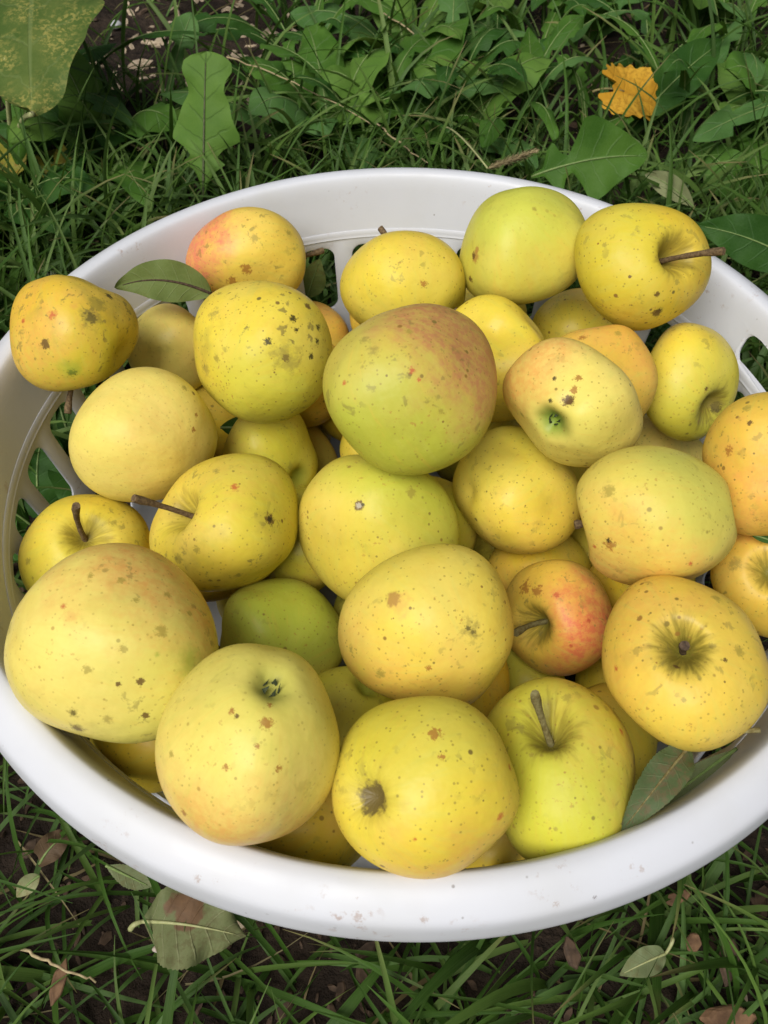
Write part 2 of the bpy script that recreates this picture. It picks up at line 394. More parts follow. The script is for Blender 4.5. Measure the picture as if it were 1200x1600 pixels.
# ------------------------------------------------------------------ apples
def ng_apple():
    g = bpy.data.node_groups.new("apple skin", 'ShaderNodeTree')
    I = g.interface
    def inp(n, typ, d):
        s = I.new_socket(n, in_out='INPUT', socket_type=typ); s.default_value = d
    inp("Yellow", 'NodeSocketColor', (.7, .55, .09, 1)); inp("Green", 'NodeSocketColor', (.45, .52, .07, 1)); inp("Blush", 'NodeSocketColor', (.7, .28, .08, 1))
    inp("GreenDir", 'NodeSocketVector', (0, 0, -1)); inp("BlushDir", 'NodeSocketVector', (0, 0, 1))
    inp("GreenAmt", 'NodeSocketFloat', .5); inp("BlushAmt", 'NodeSocketFloat', .3)
    inp("Size", 'NodeSocketFloat', .037); inp("Seed", 'NodeSocketFloat', 0.0)
    inp("Dots", 'NodeSocketFloat', .6); inp("Scab", 'NodeSocketFloat', .3); inp("Russet", 'NodeSocketFloat', .5); inp("CalyxGreen", 'NodeSocketFloat', .6)
    I.new_socket("Color", in_out='OUTPUT', socket_type='NodeSocketColor'); I.new_socket("Height", in_out='OUTPUT', socket_type='NodeSocketFloat'); I.new_socket("Pos", in_out='OUTPUT', socket_type='NodeSocketVector')
    t = NT(g); gi = t.n.new("NodeGroupInput").outputs; go = t.n.new("NodeGroupOutput")
    pos = t.obj(); v = t.vmath('ADD', pos, t.comb(gi["Seed"], t.math('MULTIPLY', gi["Seed"], .7), 0.0))
    unit = t.vmath('SCALE', pos, t.math('DIVIDE', 1.0, gi["Size"]))
    wob = t.math('MULTIPLY', t.math('SUBTRACT', t.noise(v, 38, 3), .5), 1.1)
    gd = t.math('ADD', t.vmath('DOT_PRODUCT', unit, gi["GreenDir"], out=1), wob)
    gf = t.math('MULTIPLY', t.ramp(gd, -.15, 1.05), gi["GreenAmt"])
    bd = t.math('ADD', t.vmath('DOT_PRODUCT', unit, gi["BlushDir"], out=1), t.math('MULTIPLY', t.math('SUBTRACT', t.noise(v, 60, 5, .65), .5), 1.7))
    bf = t.math('MULTIPLY', t.ramp(bd, .05, 1.1), gi["BlushAmt"])
    bf = t.math('MULTIPLY', bf, t.ramp(t.noise(v, 300, 4, .7), .35, .65, .62, 1.15))
    c = t.mix(t.ramp(t.noise(v, 30, 3), .35, .7, 0, .45), gi["Yellow"], t.mix(.5, gi["Yellow"], (.80, .60, .22, 1)))
    # long faint streaks from stem to calyx
    ac = t.attr("ac"); a = t.sep(ac)
    c = t.mix(t.math('MULTIPLY', t.ramp(t.noise(v, 85, 5, .65), .45, .75), .16), c, gi["Green"])
    c = t.mix(t.ramp(t.noise(t.vmath('ADD', v, (.7, .1, .4)), 65, 5, .65), .40, .72, 0, .30), c, t.mix(.62, gi["Yellow"], (.62, .33, .05, 1)))
    c = t.mix(gf, c, gi["Green"]); c = t.mix(bf, c, gi["Blush"])
    # stem bowl russet streaks and calyx tint, in the apple's own coordinates
    rho = t.math('SQRT', t.math('ADD', t.math('MULTIPLY', a[0], a[0]), t.math('MULTIPLY', a[1], a[1])))
    inv = t.math('DIVIDE', 1.0, t.math('ADD', rho, .02))
    ang = t.comb(t.math('MULTIPLY', a[0], inv), t.math('MULTIPLY', a[1], inv), t.math('ADD', t.math('MULTIPLY', rho, .7), gi["Seed"]))
    streak = t.noise(ang, 4.5, 4, .6)
    lon = t.noise(t.comb(t.math('MULTIPLY', a[0], inv), t.math('MULTIPLY', a[1], inv), t.math('ADD', t.math('MULTIPLY', a[2], .22), gi["Seed"])), 9.0, 4, .65)
    c = t.mix(t.math('MULTIPLY', t.ramp(lon, .48, .72), t.ramp(rho, .15, .5, 0, .26)), c, t.mix(.5, gi["Green"], (.66, .60, .16, 1)))
    c = t.mix(t.math('MULTIPLY', t.ramp(lon, .46, .28), t.ramp(rho, .15, .5, 0, .20)), c, (.74, .46, .08, 1))
    top = t.math('GREATER_THAN', a[2], 0.0); bot = t.math('LESS_THAN', a[2], 0.0)
    rf = t.math('MULTIPLY', t.ramp(t.math('ADD', rho, t.math('MULTIPLY', t.math('SUBTRACT', streak, .5), .75)), .44, .08), t.math('MULTIPLY', top, gi["Russet"]))
    c = t.mix(rf, c, (.15, .085, .018, 1))
    c = t.mix(t.math('MULTIPLY', t.ramp(rho, .17, .05), t.math('MULTIPLY', top, gi["Russet"])), c, (.065, .036, .012, 1))
    halo = t.math('MULTIPLY', t.ramp(rho, .62, .2), t.math('MULTIPLY', top, t.math('MULTIPLY', gi["Russet"], .35)))
    c = t.mix(halo, c, t.mix(.5, gi["Green"], (.40, .30, .04, 1)))
    cf = t.math('MULTIPLY', t.ramp(rho, .42, .06), t.math('MULTIPLY', bot, gi["CalyxGreen"]))
    c = t.mix(cf, c, (.16, .24, .035, 1))
    # lenticels: sparse small dots of uneven size
    vd = t.voro(v, 205); rnd = t.sep(vd.outputs[1])
    thr = t.math('MULTIPLY', t.math('ADD', .055, t.math('MULTIPLY', t.math('POWER', rnd[0], 5.0), .17)), t.ramp(t.noise(v, 34, 3), .35, .65, .45, 1.25))
    df = t.math('MULTIPLY', t.ramp(t.math('DIVIDE', vd.outputs[0], thr), 1.25, .7), gi["Dots"])
    vd2 = t.voro(t.vmath('ADD', v, (.31, .17, .05)), 330)
    df2 = t.math('MULTIPLY', t.ramp(vd2.outputs[0], .20, .11), t.math('MULTIPLY', gi["Dots"], .62))
    dcol = t.mix(rnd[1], (.20, .165, .035, 1), (.30, .15, .03, 1))
    c = t.mix(df, c, dcol); c = t.mix(df2, c, (.27, .19, .035, 1))
    # sooty blotches
    bl = t.math('MULTIPLY', t.ramp(t.noise(v, 170, 4, .55, .4), .588, .665), t.ramp(t.noise(t.vmath('ADD', v, (.5, .2, .9)), 36, 3), .45, .57))
    bl = t.math('MULTIPLY', bl, gi["Scab"])
    fl = t.math('MULTIPLY', t.ramp(t.noise(t.vmath('ADD', v, (.9, .4, .2)), 430, 3, .6), .62, .69), t.ramp(t.noise(t.vmath('ADD', v, (.3, .6, .8)), 42, 3), .46, .62))
    c = t.mix(t.math('MULTIPLY', fl, t.math('MULTIPLY', gi["Dots"], .75)), c, (.42, .22, .045, 1))
    c = t.mix(bl, c, (.21, .165, .045, 1))
    sm = t.math('MULTIPLY', t.ramp(t.noise(t.vmath('ADD', v, (.1, .8, .3)), 48, 5, .65), .52, .74), t.math('MULTIPLY', gi["Scab"], .5))
    c = t.mix(sm, c, (.34, .27, .05, 1))
    h = t.math('ADD', t.noise(v, 130, 2), t.math('MULTIPLY', t.math('MULTIPLY', t.noise(ang, 4.5, 1), t.math('MULTIPLY', top, t.ramp(rho, .6, .15))), .8))
    t.l.new(c, go.inputs[0]); t.l.new(h, go.inputs[1]); t.l.new(pos, go.inputs[2])
    return g
NG = ng_apple()
MARK = { 'cork': ((.125, .090, .032, 1), .45, .55, .92),   # colour, softness, raggedness, strength
    'brown': ((.13, .070, .022, 1), .45, .7, .9), 'tan': ((.42, .235, .055, 1), .5, .5, .9), 'black': ((.022, .018, .012, 1), .6, .9, .9),
    'grey': ((.26, .205, .05, 1), .9, .9, .6), 'red': ((.46, .055, .03, 1), .8, .7, .75), 'pink': ((.68, .30, .085, 1), 1.0, .7, .42),
    'rust': ((.36, .155, .03, 1), .6, 1.2, .85), 'olive': ((.33, .26, .045, 1), .6, .7, .7), 'green': ((.26, .35, .04, 1), 1.0, .4, .6), 'white': ((.5, .45, .33, 1), .5, .5, .8)}

Y_MID = (.76, .59, .058, 1); Y_PALE = (.82, .67, .155, 1); Y_DEEP = (.73, .51, .035, 1); Y_LIME = (.65, .585, .050, 1); Y_WARM = (.77, .55, .075, 1); Y_ORG = (.75, .49, .065, 1)
G_LIME = (.46, .51, .050, 1); G_SOFT = (.57, .56, .100, 1); G_DEEP = (.27, .40, .028, 1)
B_ORG = (.72, .31, .075, 1); B_RED = (.66, .175, .065, 1); B_PINK = (.74, .30, .13, 1)

def apple_mat(k, p, R, marks):
    m, t, out = new_mat("apple skin " + k)
    g = t.n.new("ShaderNodeGroup"); g.node_tree = NG; s = g.inputs
    s["Yellow"].default_value = p.get('y', Y_MID); s["Green"].default_value = p.get('g', G_LIME); s["Blush"].default_value = p.get('b', B_ORG)
    s["GreenDir"].default_value = tuple(cvec(p.get('gdir', (.2, -.9, .2)))); s["BlushDir"].default_value = tuple(cvec(p.get('bdir', (.3, .8, .2)))*p.get('bs', 1.0))
    s["GreenAmt"].default_value = p.get('ga', .5); s["BlushAmt"].default_value = min(.95, p.get('ba', .2)*1.25 + (.04 if p.get('ba', .2) > .05 else 0))
    s["Size"].default_value = R; s["Seed"].default_value = (hash_id(k) % 97)*.113
    s["Dots"].default_value = p.get('dots', .7); s["Scab"].default_value = p.get('scab', .35); s["Russet"].default_value = p.get('russet', .55); s["CalyxGreen"].default_value = p.get('cg', .6) if p.get('dc', .2) > .05 else 0.0
    c = g.outputs[0]; h = g.outputs[1]
    for (ctr, rad, kind) in marks:
        col, soft, rough, amt = MARK[kind]
        q = t.n.new("ShaderNodeGroup"); q.node_tree = NGM
        t.l.new(g.outputs[2], q.inputs[0]); q.inputs[1].default_value = tuple(ctr); q.inputs[2].default_value = rad
        q.inputs[3].default_value = soft; q.inputs[4].default_value = rough
        f = t.math('MULTIPLY', q.outputs[0], amt)
        c = t.mix(f, c, col)
    rough = t.ramp(t.noise(g.outputs[2], 60, 3), .3, .7, .36, .50)
    principled(t, out, c, rough, t.bump(h, .5, .0009), spec=.24)
    return m
def hash_id(k): return sum((i+3)*ord(ch)*31 for i, ch in enumerate(k))

NU, NV = 56, 84
def apple_shape(seed, h=.88, ds=.33, ws=.30, dc=.20, wc=.24, lump=.035, lobes=.018, taper=.06):
    """canonical apple: stem at +z; returns verts, faces, 'ac' coordinates"""
    rs = np.random.default_rng(seed)
    uu = np.linspace(0, math.pi, NU+1)[1:-1]
    uu = math.pi*(.5-.5*np.cos(uu))*.35 + uu*.65
    ph = np.linspace(0, 2*math.pi, NV, endpoint=False)
    U, P = np.meshgrid(uu, ph, indexing='ij')
    def pos(U, P):
        x = np.sin(U)*(1+taper*np.cos(U)); z = h*np.cos(U)
        sx = np.sin(U)
        z = z - ds*np.exp(-(sx/ws)**2)*(np.cos(U) > 0) + dc*np.exp(-(sx/wc)**2)*(np.cos(U) < 0)
        x = x*(1 + lobes*np.cos(5*P+rs_ph)*(.55-.45*np.cos(U)))
        return np.stack([x*np.cos(P), x*np.sin(P), z], -1)
    rs_ph = rs.uniform(0, 6)
    V = pos(U, P).reshape(-1, 3)
    AC = np.stack([np.sin(U)*np.cos(P), np.sin(U)*np.sin(P), np.cos(U)], -1).reshape(-1, 3)
    sk = rs.normal(0, .075, 2); V[:, 2] += V[:, 0]*sk[0] + V[:, 1]*sk[1]; V[:, 0] += .06*rs.normal()*V[:, 1]
    V[:, 0] *= 1 + rs.normal(0, .035)
    poles = np.array([[0, 0, h-ds], [0, 0, -h+dc]]); V = np.vstack([V, poles]); AC = np.vstack([AC, [[0, 0, 1], [0, 0, -1]]])
    D = np.zeros(len(V))
    for q in range(7):
        kx = rs.normal(0, 1, 3); kx *= rs.uniform(1.8, 4.2)/np.linalg.norm(kx)
        D += np.sin(V @ kx + rs.uniform(0, 6.28))*rs.uniform(.4, 1)
    D2 = np.zeros(len(V))
    for q in range(9):
        kx = rs.normal(0, 1, 3); kx *= rs.uniform(3.5, 7.5)/np.linalg.norm(kx)
        D2 += np.sin(V @ kx + rs.uniform(0, 6.28))*rs.uniform(.4, 1)
    V = V*(1 + lump*2.6*D/2.2 + (.006+lump*.26)*D2/2.4)[:, None]
    n = NU-1; Fc = []
    i = np.arange(n-1)[:, None]*NV; j = np.arange(NV)[None]; j2 = (j+1) % NV
    Fc = np.stack([i+j, i+NV+j, i+NV+j2, i+j2], -1).reshape(-1, 4).tolist()
    t0 = n*NV; t1 = t0+1
    for q in range(NV):
        w = (q+1) % NV
        Fc.append((t0, q, w)); Fc.append((t1, (n-1)*NV+w, (n-1)*NV+q))
    return V, Fc, AC
def frame(axis):
    z = np.asarray(axis)/np.linalg.norm(axis); a = np.array([1, 0, 0]) if abs(z[0]) < .8 else np.array([0, 1, 0])
    x = np.cross(a, z); x /= np.linalg.norm(x); y = np.cross(z, x)
    return np.stack([x, y, z], 1)          # columns
def tube(points, radii, n=8, cap=True):
    P = np.asarray(points, float); V = []; Fc = []
    T = np.gradient(P, axis=0); T /= np.linalg.norm(T, axis=1)[:, None]
    fx = frame(T[0])[:, 0]
    for i in range(len(P)):
        x = fx - T[i]*(fx @ T[i]); x /= np.linalg.norm(x); fx = x; y = np.cross(T[i], x)
        for q in range(n):
            a = 2*math.pi*q/n; V.append(P[i] + radii[i]*(math.cos(a)*x + math.sin(a)*y))
    for i in range(len(P)-1):
        for q in range(n):
            w = (q+1) % n; Fc.append((i*n+q, i*n+w, (i+1)*n+w, (i+1)*n+q))
    if cap:
        Fc.append(tuple(range(n-1, -1, -1))); Fc.append(tuple((len(P)-1)*n+q for q in range(n)))
    return V, Fc
def bez(a, b, c, n):
    t = np.linspace(0, 1, n)[:, None]; a, b, c = map(np.asarray, (a, b, c))
    return (1-t)**2*a + 2*t*(1-t)*b + t*t*c

DEPTH = dict(A1=0.4803, A2=0.4644, A3=0.4704, A4=0.5569, A5=0.5568, A6=0.5260, A7=0.5138, A8=0.4802, A9=0.4026, A10=0.5004, A11=0.5811, A12=0.4708, A13=0.4189, A14=0.5061, A15=0.5590, A16=0.4075, A17=0.3915, A18=0.4666, A19=0.4419, A20=0.5926, A21=0.4356, A22=0.4689, A23=0.3600, A24=0.4440, A25=0.3818, A26=0.3269, A27=0.3262, A28=0.3650, A29=0.4467, A30=0.3612, A31=0.4278, A32=0.3951, A33=0.4065, A35=0.6243, A34=0.4123)
GROUP = "apples heaped in the basket"
# box = outline in the photo; ax = direction of the stem end (right, up, towards viewer); tip = photo point of the stem's end
APPLES = {
 'A1': dict(box=(15,428,217,612), ax=(.25,-.85,-.15), y=Y_DEEP, ga=.45, gdir=(.1,-1,.3), g=G_LIME, ba=.35, bdir=(-.5,-.2,.6), b=B_ORG, scab=.7, dots=.9, dc=.10, lump=.045, tip=(106,646), stem=.9,
   dents=((150,434,30,.26),(198,555,22,.20)), marks=((80,491,11,'red'),(72,540,11,'brown'),(142,499,14,'black'),(145,497,24,'grey'),(110,581,10,'black'),(112,578,26,'green'),(172,466,9,'black'),(157,478,9,'grey'),(150,480,20,'olive'),(37,503,7,'red'),(120,478,9,'pink')),
   label="blotchy yellow apple with black spots resting high against the basket rim"),
 'A2': dict(box=(107,573,340,785), ax=(-.75,.35,-.5), y=Y_PALE, g=G_SOFT, ga=.12, ba=.12, bdir=(.6,-.4,.4), b=B_ORG, scab=.05, dots=.38, dc=.02, lump=.02,
   marks=((307,651,5,'rust'),(301,669,6,'rust'),(288,604,8,'olive'),(303,615,5,'brown')), label="smooth clean pale yellow apple right below the blotchy black-spotted one"),
 'A3': dict(box=(302,438,520,662), ax=(.3,.5,-.8), y=Y_MID, g=G_LIME, ga=.55, gdir=(.2,-.8,.4), ba=.0, scab=.75, dots=1.0, dc=.02, lump=.025,
   marks=((461,497,8,'black'),(463,519,6,'black'),(494,532,7,'black'),(488,557,7,'black'),(416,536,8,'black'),(445,562,8,'brown'),(445,558,28,'grey'),(337,493,14,'grey'),(322,578,14,'grey'),(495,510,8,'black'),(340,560,9,'olive'),(480,480,8,'brown')),
   label="yellow-green apple peppered with black specks above the smooth pale one"),
 'A4': dict(box=(195,474,345,620), ax=(-.4,.2,-.9), y=Y_PALE, ga=.1, ba=.15, bdir=(.5,.2,.2), scab=.1, dots=.4, dc=.02, label="half-hidden pale yellow apple under the dark green apple leaf"),
 'A5': dict(box=(290,323,478,470), ax=(.93,-.05,-.35), y=Y_WARM, ga=.0, b=(.74,.23,.11,1), ba=.75, bs=1.25, bdir=(-.95,.15,.15), scab=.55, dots=.6, h=.86, dc=.03, tip=(505,391), stem=.75, lump=.04,
   marks=((383,418,12,'rust'),(360,440,12,'rust'),(395,370,10,'olive'),(450,365,7,'olive'),(310,365,9,'red')), label="small yellow apple with a rosy red cheek and dark stem against the bare inner wall"),
 'A6': dict(box=(531,360,728,540), ax=(-.2,.85,-.35), y=Y_MID, ga=.2, gdir=(.4,-.6,.4), ba=.1, b=B_ORG, scab=.4, dots=.8, dc=.10, tip=(594,356), stem=.55, marks=((660,445,7,'rust'),(695,484,7,'black')),
   label="plain yellow apple with a stem stub on top, beside the lime green one"),
 'A7': dict(box=(717,291,922,477), ax=(.4,-.5,-.75), y=(.66,.58,.085,1), g=(.52,.56,.075,1), ga=.85, gdir=(-.3,.5,.5), ba=.0, scab=.12, dots=.30, dc=.02, lump=.035, h=.9,
   marks=((744,401,14,'tan'),(742,398,7,'brown'),(833,325,6,'olive'),(729,435,8,'brown'),(745,392,8,'tan')), label="lime green apple with one tan scar, highest by the far rim"),
 'A8': dict(pole=(1058,398), box=(897,317,1112,517), ax=(.58,.16,.78), y=Y_DEEP, g=G_LIME, ga=.4, gdir=(-.5,.1,.5), ba=.0, scab=.35, dots=1.0, russet=.7, dc=.02, tip=(1131,392), stem=1.0, ds=.48, ws=.22,
   marks=((1027,487,8,'black'),(1024,489,11,'brown'),(1026,457,6,'brown'),(985,435,4,'brown'),(943,380,6,'olive'),(1059,438,7,'olive')), label="yellow apple whose long stem sticks out over the rim"),
 'A9': dict(box=(504,474,777,743), ax=(.55,-.6,-.5), y=(.56,.47,.075,1), g=(.42,.47,.045,1), ga=.8, gdir=(-.2,-.75,.3), b=(.50,.235,.085,1), ba=.75, bs=1.45, bdir=(.62,.52,.35), scab=.5, dots=.9, dc=.02, lump=.035,
   marks=((645,580,8,'red'),(655,590,5,'red'),(570,530,10,'grey'),(585,545,12,'grey'),(640,520,8,'olive'),(537,602,6,'red'),(690,643,6,'olive')), label="big green and red blushed apple on top in the middle of the heap"),
 'A10': dict(box=(680,460,862,660), ax=(-.55,.75,-.35), y=Y_MID, ga=.1, ba=.15, bdir=(.3,-.7,.3), scab=.3, dots=.7, lump=.07, dc=.02, h=1.0, dents=((775,520,42,.30),(735,500,28,.12),(700,520,30,-.10)), label="knobbly dented yellow apple right of the big red blushed one"),
 'A11': dict(box=(830,450,980,590), ax=(.2,.3,-.9), y=Y_MID, ga=.3, scab=.2, dots=.9, dc=.02, label="yellow apple barely showing between the lime green and the long-stemmed apple"),
 'A12': dict(box=(850,507,1028,680), ax=(.5,.3,-.8), y=Y_ORG, ga=.0, b=B_ORG, ba=.4, bdir=(.3,.6,.3), scab=.3, dots=.6, dc=.02, marks=((965,522,9,'olive'),(912,527,8,'rust')), label="orange-yellow apple mostly behind the one with a wormhole"),
 'A13': dict(eye=(862,660), box=(785,527,1005,730), ax=(.30,.34,-.89), y=Y_PALE, g=G_SOFT, ga=.5, gdir=(-.3,-.7,.5), b=B_ORG, ba=.5, bdir=(-.75,.65,.0), scab=.2, dots=.8, dc=.26, wc=.24, cg=1.0, lump=.04, lobes=.03,
   dents=((888,628,15,.05),), marks=((889,629,9,'black'),(888,627,13,'brown'),(897,608,9,'rust'),(905,592,8,'rust'),(860,626,5,'black'),(868,594,5,'black'),(862,660,30,'green'),(803,655,7,'olive')), label="pale yellow apple turned calyx-out with a small wormhole beside the green eye"),
 'A14': dict(pole=(1116,640), box=(1000,504,1155,690), ax=(.42,-.55,.72), y=Y_MID, g=G_LIME, ga=.55, gdir=(.3,-.5,.5), ba=.0, scab=.4, dots=.7, russet=1.0, ds=.35, dc=.02, stem=0, marks=((1118,637,14,'black'),(1103,606,5,'brown'),(1122,632,20,'grey')), label="yellow-green apple with a blackened hollow, below the long-stemmed one"),  # near-black and olive marks laid over the hollow
 'A15': dict(box=(960,648,1110,790), ax=(.15,.6,.25), y=Y_PALE, ga=.1, scab=.15, dots=.7, dc=.02, tip=(1061,629), stem=.6, marks=((1082,671,7,'brown'),(1080,680,6,'rust')), label="low pale yellow apple between the black-hollowed apple and the wide greenish one"),
 'A16': dict(box=(1097,612,1315,838), ax=(.6,.3,-.7), y=Y_ORG, ga=.0, b=B_ORG, ba=.45, bdir=(-.5,-.4,.5), scab=.45, dots=.9, dc=.02, marks=((1140,705,11,'rust'),(1172,662,6,'brown'),(1165,640,10,'olive')), label="orange-tinged apple against the side wall under the hand hole"),
 'A17': dict(box=(900,696,1152,918), ax=(-.93,-.10,-.22), y=(.73,.59,.105,1), g=G_SOFT, ga=.85, gdir=(.5,.5,.4), b=B_ORG, ba=.35, bdir=(-.4,-.75,.2), scab=.3, dots=.7, dc=.22, wc=.2, lump=.045, h=.92,
   marks=((955,848,14,'rust'),(950,845,7,'black'),(962,852,6,'tan'),(1082,879,6,'red'),(928,853,6,'red'),(1125,790,18,'grey'),(955,765,14,'olive')), label="wide pale greenish apple with a tan scab above the orange russet-rayed apple"),
 'A18': dict(box=(707,665,910,866), ax=(.5,.5,-.7), y=Y_MID, g=G_LIME, ga=.3, gdir=(.0,.6,.4), b=B_ORG, ba=.15, bdir=(.5,-.6,.3), scab=.35, dots=.9, dc=.02, lump=.06, dents=((728,770,20,.10),(790,690,34,.10),(870,800,26,.07)), label="bumpy yellow apple directly under the calyx-out apple"),
 'A19': dict(box=(465,710,718,950), ax=(.3,-.4,-.85), y=(.69,.55,.070,1), g=G_LIME, ga=.8, gdir=(.6,.55,.3), ba=.0, scab=.15, dots=.75, dc=.02, lump=.05,
   marks=((562,790,11,'brown'),(562,790,7,'white'),(565,788,4,'black'),(640,770,12,'olive')), label="yellow-green apple with one round corky button, in front of the red blushed one"),
 'A20': dict(box=(385,645,530,790), ax=(-.8,.2,-.2), y=(.62,.52,.10,1), ga=.3, scab=.15, dots=.5, dc=.02, tip=(341,689), stem=.9, label="pale apple deep in the gap under the black-specked one"),
 'A21': dict(pole=(281,797), box=(233,708,468,925), ax=(-.66,.10,.74), y=Y_MID, g=G_LIME, ga=.4, gdir=(.6,.5,.2), b=B_ORG, ba=.12, bdir=(-.2,.6,.4), scab=.6, dots=.8, russet=.55, dc=.02, tip=(209,779), stem=1.05, ds=.46, ws=.24, lump=.04,
   marks=((421,808,13,'brown'),(422,810,8,'black'),(367,764,9,'red'),(444,813,4,'brown'),(305,860,9,'olive'),(280,875,12,'olive'),(370,900,10,'olive'),(335,738,8,'grey')), label="yellow apple with a thick brown stem poking sideways over its neighbour"),
 'A22': dict(pole=(136,836), box=(28,772,235,965), ax=(.0,.55,.80), y=Y_MID, ga=.25, g=G_LIME, gdir=(.0,-.6,.5), ba=.0, scab=.5, dots=.5, russet=.6, tip=(119,790), stem=.95, dc=.02, marks=((45,875,8,'olive'),(180,815,8,'olive')), label="yellow apple with an upright stem beside the slotted wall, behind the biggest pale one"),
 'A23': dict(box=(6,848,342,1162), ax=(.85,-.25,-.45), y=(.80,.66,.155,1), g=G_SOFT, ga=.65, gdir=(.7,-.35,.3), b=B_ORG, ba=.5, bdir=(.55,.8,.0), scab=.5, dots=.55, dc=.02, lump=.03, taper=-.02,
   marks=((97,947,7,'red'),(65,894,9,'olive'),(113,1113,7,'black'),(118,1118,12,'grey'),(122,1140,11,'brown'),(118,1138,16,'grey'),(216,1067,8,'brown'),(227,1122,8,'brown'),(187,1071,6,'brown'),(197,1013,9,'olive'),(132,1042,10,'olive'),(215,940,7,'olive'),(247,1029,6,'green'),(250,990,14,'olive'),(260,928,9,'olive'),(295,958,8,'olive'),(170,1127,11,'grey'),(140,900,7,'olive'),(190,910,9,'olive'),(300,1030,34,'green'),(110,960,18,'pink')), label="biggest pale yellow-green apple with olive freckles leaning over the rim"),
 'A24': dict(box=(343,903,540,1100), ax=(-.3,.3,-.9), y=(.57,.56,.080,1), g=(.43,.52,.055,1), ga=.8, gdir=(.3,.3,.6), ba=.0, scab=.25, dots=.8, dc=.02, lump=.06, dents=((395,920,20,.05),), label="small plain green apple wedged in the gap, the greenest of the heap"),
 'A25': dict(box=(528,849,803,1110), ax=(-.4,.3,-.85), y=(.78,.60,.085,1), ga=.2, g=G_SOFT, gdir=(-.2,.8,.3), b=B_ORG, ba=.25, bdir=(-.4,-.8,.3), scab=.3, dots=.9, dc=.02, lump=.025,
   marks=((733,980,6,'black'),(739,990,6,'black'),(735,983,20,'grey'),(622,945,26,'pink'),(612,940,18,'tan'),(597,1052,12,'olive'),(670,1045,7,'rust'),(550,1014,8,'grey')), label="round yellow apple with two black pin marks and a pale tan bruise"),
 'A26': dict(eye=(427,1070), box=(242,1005,532,1322), ax=(-.26,-.60,-.76), y=Y_PALE, g=G_LIME, ga=.30, gdir=(.3,.9,.3), b=B_ORG, ba=.45, bdir=(-.2,-.95,.1), scab=.14, dots=.55, dc=.17, wc=.19, cg=.45, lump=.025, h=.98,
   marks=((415,1131,13,'rust'),(412,1128,8,'tan'),(422,1103,7,'rust'),(365,1108,7,'rust'),(370,1116,5,'brown'),(436,1205,8,'rust'),(290,1270,10,'rust'),(265,1180,9,'olive'),(352,1200,7,'rust'),(404,1165,6,'rust')), label="pale yellow apple with its green calyx facing up and a rust scar below it"),
 'A27': dict(pole=(572,1248), box=(518,1087,812,1374), ax=(-.66,-.12,.75), y=Y_MID, g=G_LIME, ga=.35, gdir=(-.3,.8,.4), b=B_ORG, ba=.35, bdir=(.3,-.85,.2), scab=.3, dots=1.0, russet=.25, ds=.20, ws=.21, dc=.02, stem=0, lump=.02,
   marks=((0,0,40,'cork'),(785,1278,10,'red'),(797,1203,9,'red'),(758,1335,5,'red'),(648,1308,5,'red'),(680,1150,14,'rust'),(690,1185,8,'rust')), label="yellow apple with a brown stemless hollow, resting on the front rim"),
 'A28': dict(pole=(856,1138), box=(748,1058,993,1358), ax=(-.08,.70,.70), y=Y_LIME, g=G_LIME, ga=.5, gdir=(.0,.2,.6), b=B_RED, ba=.2, bdir=(.85,.5,.1), scab=.4, dots=.75, russet=.75, ds=.38, ws=.24, dc=.02, tip=(836,1085), stem=.8, stemmat=1, h=.98,  # russet is skin colour, raised here to paint shade into the stem bowl
   marks=((972,1143,9,'red'),(885,1090,12,'olive'),(830,1180,6,'olive'),(845,1182,5,'olive'),(870,1297,5,'olive'),(965,1085,12,'pink')), label="yellow-green apple with a thick upright stem, standing behind the loose grey-green leaf"),
 'A29': dict(pole=(832,978), box=(783,874,960,1057), ax=(-.66,-.12,.62), y=Y_ORG, ga=.0, b=B_RED, ba=.75, bdir=(.4,-.2,.6), scab=.7, dots=.6, russet=.9, ds=.55, ws=.27, dc=.02, tip=(806,989), stem=.75, stemmat=1,
   marks=((868,930,8,'red'),(920,973,6,'red'),(895,1008,5,'red'),(820,915,16,'rust'),(840,925,14,'rust'),(895,950,16,'pink'),(833,1033,6,'grey')), label="small orange-red apple with a deep side-turned stem bowl, reddest of the heap"),
 'A30': dict(pole=(1067,1006), box=(940,898,1205,1175), ax=(-.02,.24,.97), y=Y_WARM, ga=.0, b=B_ORG, ba=.25, bdir=(-.5,.5,.3), scab=.45, dots=.9, russet=1.0, ds=.52, ws=.22, dc=.02, stem=.34, stemmat=2, lump=.03, lobes=.03,
   marks=((1117,934,13,'olive'),(1154,1017,14,'olive'),(1057,1044,7,'brown'),(1093,1058,6,'olive'),(1130,1030,5,'brown'),(963,1042,8,'red'),(1070,1090,6,'olive')), label="orange-yellow apple facing up, russet rays round its deep stem bowl"),
 'A31': dict(box=(1110,815,1290,1000), ax=(-.3,.25,.85), y=Y_ORG, ga=.0, b=B_RED, ba=.4, scab=.6, russet=.9, ds=.4, dc=.02, stem=0, marks=((1150,880,16,'grey'),), label="shaded orange apple with a dark stem bowl, low by the side wall"),
 'A32': dict(box=(370,1180,590,1385), ax=(-.5,-.3,-.6), y=Y_DEEP, ga=.1, scab=.2, dots=.8, dc=.02, marks=((535,1352,7,'brown'),), label="yellow apple under the calyx-up apple, just showing above the front rim"),
 'A33': dict(box=(140,1060,330,1240), ax=(.5,.3,-.7), y=Y_DEEP, ga=.1, scab=.2, dots=.9, dc=.02, label="yellow apple low against the slots beneath the biggest pale apple"),
 'A35': dict(box=(440,470,548,590), ax=(.3,.3,-.9), y=Y_ORG, ga=.0, ba=.4, scab=.3, dc=.02, label="sliver of orange apple between the black-specked and red blushed apples"),
